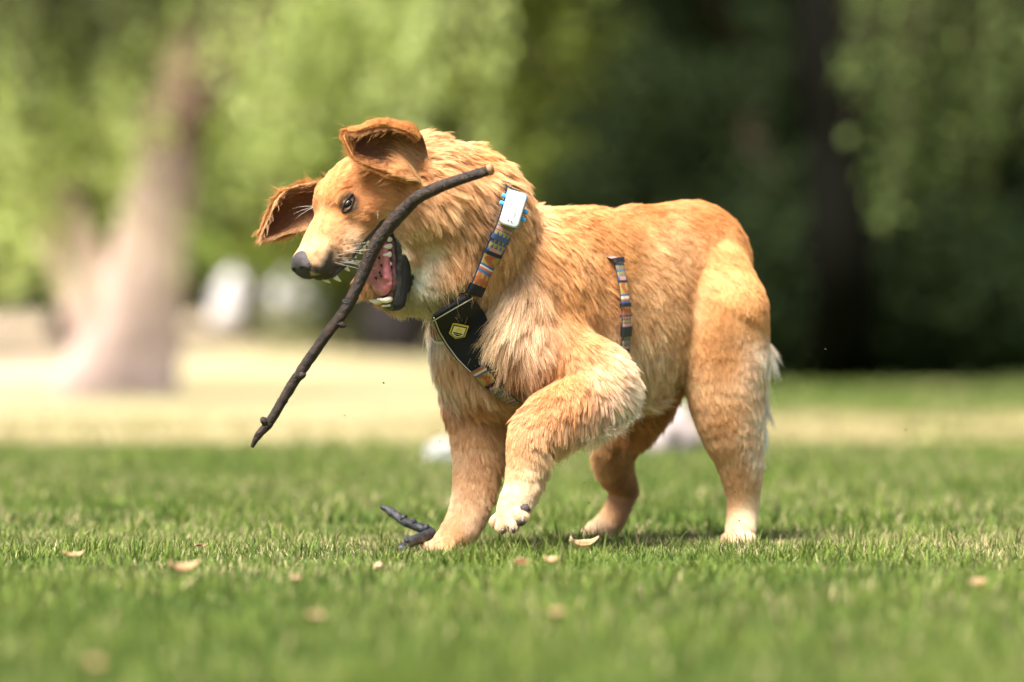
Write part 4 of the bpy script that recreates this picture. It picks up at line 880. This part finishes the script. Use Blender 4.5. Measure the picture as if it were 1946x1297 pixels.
for x, y, mt_, ln_ in ((1176, 494, 'black_plastic', .012), (1192, 580, 'black_plastic', .007), (1197, 600, 'navy_plastic', .006), (1202, 630, 'black_plastic', .018)):
    band(XG, march(x, y, .018), gn, ln_, .027, .017, .005, M[mt_])
band(X_NECK, march(957, 458, .020), nrm_neck, .011, .045, .018, .0045, M['navy_plastic'])
band(X_NECK, march(902, 552, .020), nrm_neck, .020, .043, .018, .0035, M['black_cloth'], 'strap_end')
# tracker
M['white_plastic'] = simple('white_plastic', (.50, .51, .54), .3, .5); M['blue_plastic'] = simple('blue_rubber', (.05, .26, .50), .45, .5); M['grey_print'] = simple('grey_print', (.35, .36, .40), .5, .3)
tc_ = march(975, 398, .030); tu = unit(P(987, 362, 0.) - P(966, 434, 0.)); tn = unit(np.array([.10, -.95, .25]) - tu * (np.array([.10, -.95, .25]) @ tu)); ts = np.cross(tu, tn)
if ts[0] < 0: ts = -ts
tracker = empty('tracker', tc_); tag(tracker, 'white plastic pet tracker in a blue clip on the patterned neck strap', 'tracker')
def rbox(name, c, hx, hy, hz, rr, mat, parent, bend=0):
    bm = bmesh.new(); bmesh.ops.create_cube(bm, size=2); 
    for v in bm.verts: v.co = Vector((v.co.x * hx, v.co.y * hy, v.co.z * hz))
    ed = [e for e in bm.edges if abs((e.verts[0].co - e.verts[1].co).normalized().z) > .9]
    bmesh.ops.bevel(bm, geom=ed, offset=rr, segments=6, affect='EDGES', profile=.5)
    bmesh.ops.bevel(bm, geom=[e for e in bm.edges if abs(e.verts[0].co.z - e.verts[1].co.z) < 1e-6], offset=min(hz * .7, .003), segments=4, affect='EDGES', profile=.5, clamp_overlap=True)
    Mx = Matrix(((ts[0], tu[0], tn[0]), (ts[1], tu[1], tn[1]), (ts[2], tu[2], tn[2])))
    for v in bm.verts: v.co = Mx @ (v.co + Vector((0, 0, -bend * v.co.y ** 2))) + Vector(c)
    me = bpy.data.meshes.new(name); bm.to_mesh(me); bm.free()
    for p_ in me.polygons: p_.use_smooth = True
    me.materials.append(mat); return link(name, me, parent)
rbox('casing', tc_ + tn * .007, .0168, .030, .007, .0085, M['white_plastic'], tracker, 4)
rbox('clip', tc_ - tn * .003, .0184, .031, .004, .008, M['blue_plastic'], tracker, 4)
for sx, sy in ((1.18, .05), (1.18, -.38), (-1.12, .55), (-1.12, .15)): rbox('clip_lug', tc_ + ts * .0175 * sx + tu * .032 * sy - tn * .001, .0055, .0038, .0042, .0025, M['blue_plastic'], tracker)
for q in range(7): rbox('print_mark', tc_ + tn * .0141 + ts * (.002 + .0008 * (q % 2)) + tu * (.010 - q * .0028), .0009, .0010, .0003, .0003, M['grey_print'], tracker)
for sx, sy in ((-.003, -.020), (.003, -.021)): rbox('port', tc_ + tn * .0125 + ts * sx + tu * sy, .0008, .0008, .0004, .0003, M['black_plastic'], tracker)
strap_keep.append((np.array([tc_ - tn * .012 + ts * x * .01 + tu * y * .01 for x in (-1, 0, 1) for y in (-2, -1, 0, 1, 2)]), .016))

# ------------------------------------------------------------------ trees and far things
leaf_mats = {}
def leaf_mat(name, tr=.5, rough=.45):
    if name not in leaf_mats: leaf_mats[name] = attr_mat(name, .8 if 'dark' in name or 'far' in name else rough, tr, .04 if 'dark' in name or 'far' in name else .3)
    return leaf_mats[name]
def leaf_cloud(C, size, r, c0, c1, hang=0.0, elong=2.2):
    n = len(C); d = r.normal(size=(n, 3)); d[:, 2] = d[:, 2] * (1 - hang) - 2.2 * hang; d = unit(d); s_ = unit(np.cross(d, r.normal(size=(n, 3)))); L = size * r.uniform(.6, 1.3, n)[:, None]; w = L / elong
    V = np.stack([C - d * L / 2, C + s_ * w / 2, C + d * L / 2, C - s_ * w / 2], 1).reshape(-1, 3); Q = np.arange(n * 4).reshape(n, 4)
    f = r.random((n, 1)); cc = (np.array(c0) * (1 - f) + np.array(c1) * f) * r.uniform(.75, 1.2, (n, 1)); return V, Q, np.repeat(cc, 4, 0)
M['bark_pale'] = simple('willow_bark_shaded', (.74, .56, .51), .9, .1, c2=(.55, .41, .36), nscale=6, bump=1, bscale=14)
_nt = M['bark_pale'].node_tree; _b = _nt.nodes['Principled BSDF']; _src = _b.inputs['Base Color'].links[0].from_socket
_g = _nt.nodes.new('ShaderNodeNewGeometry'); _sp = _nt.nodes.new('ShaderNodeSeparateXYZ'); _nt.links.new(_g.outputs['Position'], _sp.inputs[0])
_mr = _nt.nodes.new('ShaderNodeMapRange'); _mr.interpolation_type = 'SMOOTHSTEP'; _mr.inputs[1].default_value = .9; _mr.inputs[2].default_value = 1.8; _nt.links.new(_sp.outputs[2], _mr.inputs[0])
_mx = _nt.nodes.new('ShaderNodeMix'); _mx.data_type = 'RGBA'; _nt.links.new(_mr.outputs[0], _mx.inputs[0]); _nt.links.new(_src, _mx.inputs[6]); _mx.inputs[7].default_value = (.10, .065, .045, 1); _nt.links.new(_mx.outputs[2], _b.inputs['Base Color'])   # pale bark low down; shade on the upper trunk painted in as brown
M['bark_brown'] = simple('brown_bark', (.10, .07, .05), .9, .1, c2=(.04, .03, .025), nscale=7, bump=1, bscale=16)
M['bark_grey'] = simple('grey_bark', (.20, .18, .20), .9, .1, c2=(.13, .11, .13), nscale=7, bump=1, bscale=16)
def trunk_obj(root, lines, mat, seed=1):
    for i, (pts, rad) in enumerate(lines):
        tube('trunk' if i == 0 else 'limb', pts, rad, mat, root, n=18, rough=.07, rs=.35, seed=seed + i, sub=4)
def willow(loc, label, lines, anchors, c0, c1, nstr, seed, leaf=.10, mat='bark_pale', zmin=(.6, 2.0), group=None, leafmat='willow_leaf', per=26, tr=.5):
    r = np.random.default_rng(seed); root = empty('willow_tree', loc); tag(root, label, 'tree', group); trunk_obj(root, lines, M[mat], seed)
    pts = []; tw_ = []
    for i in range(nstr):
        a = anchors[r.integers(len(anchors))]; x = a[0] + r.normal(0, a[3]); y = a[1] + r.normal(0, a[4]); zt = a[2] + r.normal(0, .4); zb = r.uniform(*zmin) if len(a) < 7 else r.uniform(a[5], a[6])
        n = int(max(4, (zt - zb) * per)); t = np.sort(r.random(n)); sway = r.normal(0, .12, 2)
        p_ = np.stack([x + sway[0] * t * 2 + r.normal(0, .05, n), y + sway[1] * t * 2 + r.normal(0, .05, n), zt + (zb - zt) * t], 1); pts.append(p_)
        tw_.append(tube_geo([[x, y, zt], [x + sway[0], y + sway[1], (zt + zb) / 2], [x + sway[0] * 2, y + sway[1] * 2, zb]], [.008, .005, .002], n=4, closed_ends=False))
    C = np.concatenate(pts); V, Q, cc = leaf_cloud(C, leaf, r, c0, c1, hang=.5, elong=2.6); cr = mesh_np('crown', V, [Q], leaf_mat(leafmat, tr), root, False, cc)
    V, Q, T = merge(tw_); mesh_np('twigs', V, [Q], M['bark_brown'], root); return root
def tree(loc, label, h, rad, zlow, c0, c1, n, seed, leaf=.10, mat='bark_brown', group=None, leafmat='broad_leaf', tr=.3, trunk_r=.16, name='leafy_tree', gaps=.0):
    r = np.random.default_rng(seed); x0, y0, z0 = loc; root = empty(name, loc); tag(root, label, 'tree', group)
    top = np.array([x0 + r.normal(0, .2), y0, z0 + h * .8]); trunk_obj(root, [([[x0, y0, z0 - .1], [x0 + .05, y0, z0 + h * .3], top * .5 + np.array([x0, y0, z0 + h * .3]) * .5, top], [trunk_r * 1.2, trunk_r, trunk_r * .7, trunk_r * .3])] +
              [([[x0, y0, z0 + h * f], [x0 + math.cos(a) * rad * .4, y0 + math.sin(a) * rad * .4, z0 + h * (f + .12)], [x0 + math.cos(a) * rad * .8, y0 + math.sin(a) * rad * .8, z0 + h * (f + .2)]], [trunk_r * .5, trunk_r * .35, trunk_r * .1]) for f, a in ((.25, .5), (.35, 2.4), (.45, 4.1), (.55, 5.5))], M[mat], seed)
    br_ = leafmat == 'bright_leaf'; nb = 46; cc0 = []
    for i in range(nb):
        f = r.random(); z = z0 + zlow + (h - zlow) * f; rr = rad * math.sqrt(max(.12, 1 - (max(f - .35, 0) / .68) ** 2)) * r.uniform(.35, 1.0); a = r.uniform(0, 6.28); cc0.append((x0 + math.cos(a) * rr, y0 + math.sin(a) * rr, z, r.uniform(.22, .42) * rad * (.72 if br_ else 1)))
    cc0 = np.array(cc0); k_ = r.integers(nb, size=n); q = unit(r.normal(size=(n, 3))) * (r.random((n, 1)) ** .45) * cc0[k_, 3:4]; C = cc0[k_, :3] + q * [1, 1, .75]; C = C[C[:, 2] > z0 + .02]
    V, Q, cc = leaf_cloud(C, leaf, r, c0, c1, elong=1.7); mesh_np('crown', V, [Q], leaf_mat(leafmat, tr), root, False, cc); return root
def at(px, py, d): return P(px, py, d - CAM_D)
def gz(px, d): p_ = at(px, 650, d); p_[2] = ground_h(p_[0], p_[1]); return p_
YG0, YG1 = (.46, .60, .13), (.76, .84, .38); OG0, OG1 = (.16, .21, .04), (.32, .38, .08); DG0, DG1 = (.009, .018, .008), (.028, .040, .014)  # the darkest greens carry the right side's shade in the leaf colour
# the old pale willow on the left: two leaning limbs
D = 29.; b0 = gz(225, D)
A = lambda px, py, dd=0: at(px, py, D + dd)
lines = [([b0 - [0, 0, .15], A(240, 690), A(258, 600), A(285, 470), A(312, 330), A(345, 180, .3), A(400, 20, .6), A(470, -200, 1), A(540, -600, 1.5)], [.50, .40, .32, .26, .24, .23, .21, .18, .10]),
         ([A(225, 690), A(185, 600), A(140, 490), A(90, 360, -.2), A(30, 200, -.4), A(-30, 0, -.6), A(-120, -400, -1)], [.26, .22, .19, .17, .15, .13, .08]),
         ([A(325, 260), A(420, 130, .4), A(560, -40, .8), A(760, -300, 1)], [.14, .12, .10, .06])]
anch = []
for px, py0, dz, sp in [(60, -300, .6, .5), (180, -350, .9, .45), (420, -350, .4, .5), (560, -350, 1.0, .55), (680, -300, 1.8, .5), (330, -500, 1.8, .6), (-120, -300, .3, .6)]:
    q = A(px, py0, dz); anch.append((q[0], q[1], q[2], sp, .5))
anch_front = anch
for px, dz in [(60, -1.6), (110, -1.4), (20, -1.8), (-60, -1.5)]:
    q = A(px, -150, dz); anch.append((q[0], q[1], q[2], .20, .3, .55, 1.9))
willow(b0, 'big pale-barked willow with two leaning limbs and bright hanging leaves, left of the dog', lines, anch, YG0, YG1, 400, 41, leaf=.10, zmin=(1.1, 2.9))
D = 25.; b9 = gz(-420, D)
lines = [([b9 - [0, 0, .1], A(-400, 500), A(-330, 200), A(-200, -100), A(-20, -500)], [.3, .25, .22, .18, .1]), ([A(-260, 50), A(-40, -250), A(200, -500)], [.12, .1, .05])]
lines = [([at_ if i_ else at_ for i_, at_ in enumerate(l[0])], l[1]) for l in lines]
anch = []
for px, z0_, z1_, sp in [(-120, 1.2, 2.4, .3), (0, 1.3, 2.3, .25), (110, 1.5, 2.4, .22), (210, 1.75, 2.4, .2), (300, 2.0, 2.6, .18), (390, 2.15, 2.7, .15)]:
    q = at(px, -260, D); anch.append((q[0], q[1], q[2] + .2, sp, .3, z0_, z1_))
willow(b9, 'olive green willow at the left edge whose strands hang over the upper left corner', lines, anch, (.030, .045, .012), (.12, .16, .035), 230, 43, mat='bark_brown', leafmat='willow_leaf_olive', per=22, tr=.35)
# right willow curtain, nearer and darker
D = 24.; b1 = gz(2150, D)
lines = [([b1 - [0, 0, .1], A(2140, 500), A(2120, 200), A(2060, -200), A(1950, -600)], [.34, .28, .25, .2, .12]), ([A(2120, 150), A(1960, -150), A(1760, -420)], [.14, .1, .05])]
anch = []
for px, z0_, z1_, sp in [(1700, 1.7, 2.7, .10), (1760, 1.1, 2.2, .14), (1790, .85, 1.4, .07), (1850, 1.5, 2.5, .16), (1920, 1.6, 2.4, .2), (2040, 1.3, 2.3, .3), (2200, 1.2, 2.3, .3)]:
    q = at(px, -250, D); anch.append((q[0], q[1], q[2] + .2, sp, .3, z0_, z1_))
willow(b1, 'willow at the right edge with long dark green strands hanging against the shade', lines, anch, (.04, .065, .018), (.13, .17, .055), 150, 42, mat='bark_brown', leafmat='willow_leaf_dark', per=24, tr=.3)
# dark trees on the right, leaves down to the grass
labels = ['dark bushy tree directly above the shoulders of the dog, olive leaves', 'dark olive tree above the rump of the dog', 'very dark tree beside the thick black trunk', 'dark bluish tree behind the hanging willow strands', 'darkest tree at the right edge of the lawn']
for i, (px, d, h, rad, n, lab) in enumerate([(900, 46, 6.5, 2.2, 26000, labels[0]), (1180, 44, 6.5, 2.1, 26000, labels[1]), (1440, 42, 6.5, 1.9, 26000, labels[2]), (1720, 41, 6.5, 2.0, 26000, labels[3]), (2050, 41, 6.5, 2.2, 26000, labels[4])]):
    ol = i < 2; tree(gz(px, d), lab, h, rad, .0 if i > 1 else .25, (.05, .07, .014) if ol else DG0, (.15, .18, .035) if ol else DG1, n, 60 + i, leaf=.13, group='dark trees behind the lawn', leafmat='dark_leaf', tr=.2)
D = 30.; b2 = gz(1590, 35.)
root = empty('dark_tree', b2); tag(root, 'thick black-barked trunk rising into the shade between the dog and the right willow', 'tree')
trunk_obj(root, [([b2 - [0, 0, .1], at(1600, 550, 33), at(1590, 300, 33), at(1575, 60, 33), at(1560, -300, 33.5)], [.27, .24, .24, .25, .2]), ([at(1575, 60, 33), at(1480, -120, 33.4), at(1360, -400, 34)], [.14, .12, .06])], simple('black_bark', (.005, .005, .004), .95, .0, bump=1, bscale=14), 70)
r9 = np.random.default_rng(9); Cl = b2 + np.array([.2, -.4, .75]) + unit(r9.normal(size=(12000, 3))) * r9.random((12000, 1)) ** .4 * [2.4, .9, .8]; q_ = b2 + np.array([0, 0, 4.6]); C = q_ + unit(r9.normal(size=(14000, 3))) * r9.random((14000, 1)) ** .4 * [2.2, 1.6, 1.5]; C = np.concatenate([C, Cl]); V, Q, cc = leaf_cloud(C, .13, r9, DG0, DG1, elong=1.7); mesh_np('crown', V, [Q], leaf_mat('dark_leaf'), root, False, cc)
# bright trees far behind on the left and centre
for i, (px, d, h, rad, zl, c0, c1, lab) in enumerate([(480, 54, 7, 2.3, .9, YG0, YG1, 'bright yellow-green tree behind the right limb of the pale willow'), (660, 56, 7, 2.2, 1.5, YG0, YG1, 'bright yellow-green tree straight above the far ear of the dog'), (800, 53, 7, 2.0, 1.7, OG0, OG1, 'mid green tree above the near ear of the dog'),
                                            (120, 50, 7, 2.4, .6, (.05, .08, .02), (.16, .20, .05), 'olive green tree behind the left limb of the pale willow'), (-180, 48, 7, 2.4, .5, (.04, .06, .015), (.13, .17, .04), 'green tree at the left edge behind the pale willow')]):
    tree(gz(px, d), lab, h, rad, zl, c0, c1, 20000, 80 + i, leaf=.14, leafmat='bright_leaf', tr=.7, mat='bark_grey', trunk_r=.15, group='bright trees behind the pale willow')
b3 = gz(745, 47.); tree(b3, 'grey-purple trunk standing beyond the lawn just below the throat of the dog', 6.5, 1.6, 2.0, OG0, OG1, 14000, 90, leaf=.13, mat='bark_grey', trunk_r=.33, leafmat='bright_leaf')
# far wood closing the view; shade on its right painted into the leaves
r8 = np.random.default_rng(8); n = 70000; x = r8.uniform(-22, 26, n); y = r8.uniform(62, 72, n) ; z = r8.random(n) ** .8 * 9 + .6 + ground_h(x, y); shade_r = 1 / (1 + np.exp(-(x - .5) * 1.2)); k_ = Wave(1.6, seed=77)(np.stack([x, y, z], 1)) > -.35
C = np.stack([x, y, z], 1)[k_]; V, Q, cc = leaf_cloud(C, .42, r8, (.10, .15, .03), (.30, .38, .09), elong=1.6); cc = cc * np.repeat(1 - .93 * shade_r[k_], 4)[:, None]
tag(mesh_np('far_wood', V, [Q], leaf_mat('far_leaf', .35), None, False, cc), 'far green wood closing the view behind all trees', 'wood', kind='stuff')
# pale stones
def stone(px, py, d, w, h, label, c, seed):
    p_ = gz(px, d); r = np.random.default_rng(seed); bm = bmesh.new(); bmesh.ops.create_icosphere(bm, subdivisions=4, radius=1); wv = Wave(.9, seed=seed)
    for v in bm.verts:
        q = np.array(v.co); f = 1 + .13 * wv(q[None])[0]; v.co = Vector((p_[0] + q[0] * w * f, p_[1] + q[1] * w * .8 * f, p_[2] + h * .42 + q[2] * h * .6 * f))
    me = bpy.data.meshes.new('stone'); bm.to_mesh(me); bm.free(); [setattr(pp, 'use_smooth', True) for pp in me.polygons]; me.materials.append(simple('pale_stone', c, .9, .2, noise=.3, nscale=8, bump=1, bscale=30)); tag(link('stone', me), label, 'stone', 'pale stones on the grass')
stone(1268, 850, 13.0, .10, .16, 'pinkish pale stone on the lawn seen between the hind legs of the dog', (.40, .34, .33), 1)
stone(842, 880, 12.2, .05, .07, 'small whitish stone on the lawn left of the standing front leg', (.30, .31, .30), 2)
stone(452, 560, 58, .34, .75, 'white rounded stone on the far slope, left of its twin beneath the far ear', (.66, .64, .65), 3)
stone(566, 560, 58, .38, .78, 'white rounded stone on the far slope, just left of the nose of the dog', (.66, .64, .65), 4)
# dry leaves on the lawn
M['dry_leaf'] = simple('dry_leaf', (.58, .44, .28), .7, .2, c2=(.38, .25, .13), nscale=60)
def dry_leaf(px, py, L, w, rot, tilt, label, curl=1.1, lift=.022):
    d = CAM_Z * FPX / (py - 648.5) * .93; p_ = at(px, py, d); nu, nv = 9, 5; V = []
    for i in range(nu):
        u = i / (nu - 1); ww = w * math.sin(math.pi * (u * .92 + .04)) ** .8
        for j in range(nv):
            v = (j / (nv - 1) - .5) * 2; x = (u - .5) * L; y = v * ww / 2; z = curl * (v * v * w * .5 + (u - .5) ** 2 * L * .6) + .002 * math.sin(9 * u + 3 * v); V.append((x, y, z))
    V = np.array(V) * [.8, .5, 1]; V[:, 2] += V[:, 0] ** 2 * 14; tilt += .3; Rm = np.array(Matrix.Rotation(rot, 3, 'Z') @ Matrix.Rotation(tilt, 3, 'X')); V = V @ Rm.T + p_; V[:, 2] += lift - p_[2]
    ii_ = np.arange(nu * nv).reshape(nu, nv); q = np.stack([ii_[:-1, :-1], ii_[1:, :-1], ii_[1:, 1:], ii_[:-1, 1:]], -1).reshape(-1, 4); o = mesh_np('dry_leaf', V, [q], M['dry_leaf']); md = o.modifiers.new('t', 'SOLIDIFY'); md.thickness = .0006; tag(o, label, 'leaf', 'dry leaves on the lawn')
dry_leaf(345, 1085, .055, .024, .3, .5, 'pale dry leaf on the lawn at left, largest and lowest of the left group')
dry_leaf(372, 1035, .040, .008, 1.0, 1.0, 'thin curled straw-coloured leaf standing in the grass above the pale left leaf')
dry_leaf(140, 1057, .04, .014, .1, .4, 'brownish dry leaf near the left edge of the lawn')
dry_leaf(712, 1072, .026, .022, 1.2, 1.2, 'small upright pinkish leaf in the grass just below the bent black twig')
dry_leaf(985, 1070, .032, .022, .4, .8, 'orange-brown dry leaf on the lawn under the lifted paw')
dry_leaf(1052, 1066, .028, .018, -.4, .6, 'pale dry leaf right beside the orange-brown one under the lifted paw')
dry_leaf(1105, 1038, .06, .022, .25, .5, 'long tan leaf lying in grass before the far hind paw')
dry_leaf(560, 1100, .02, .012, .5, .4, 'small tan leaf in the blurred lawn between the left leaves and the twig')
dry_leaf(1055, 1165, .024, .012, .3, .3, 'blurred tan leaf in the close foreground lawn below the dog')
dry_leaf(600, 1172, .026, .012, .1, .2, 'blurred straw leaf in the close foreground left of centre')
dry_leaf(180, 1262, .018, .014, .1, .5, 'pale blurred leaf nearest the camera in the bottom left corner')
dry_leaf(1855, 1110, .03, .018, .1, .5, 'small tan leaf on the lawn near the right edge')
# crumbs of soil kicked up
r = np.random.default_rng(4); M['soil'] = simple('soil_crumb', (.04, .03, .02), .9, .1)
first = None
for x, y in [(560, 946), (672, 982), (729, 728), (836, 839), (804, 860), (1245, 911), (1330, 940), (1110, 918), (1397, 935), (1569, 664), (1658, 771), (1721, 817), (655, 790), (1120, 956), (1180, 870), (1040, 880), (690, 900), (1405, 990)]:
    p_ = P(x, y, r.uniform(-.25, .1))
    if first is None:
        bm = bmesh.new(); bmesh.ops.create_icosphere(bm, subdivisions=2, radius=.0014)
        for v in bm.verts: v.co *= r.uniform(.7, 1.3)
        me = bpy.data.meshes.new('soil_crumb'); bm.to_mesh(me); bm.free(); me.materials.append(M['soil']); first = o = link('soil_crumb', me)
    else: o = first.copy(); col.objects.link(o)
    o.location = p_; k_ = r.uniform(.6, 1.2); o.scale = (k_, k_, k_ * .8); tag(o, 'tiny dark soil crumb flung into the air around the dog', 'soil crumb', 'soil crumbs in the air')


if FUR:
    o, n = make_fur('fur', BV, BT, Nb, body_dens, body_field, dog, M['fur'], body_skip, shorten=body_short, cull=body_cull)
    print('FUR strands', n)
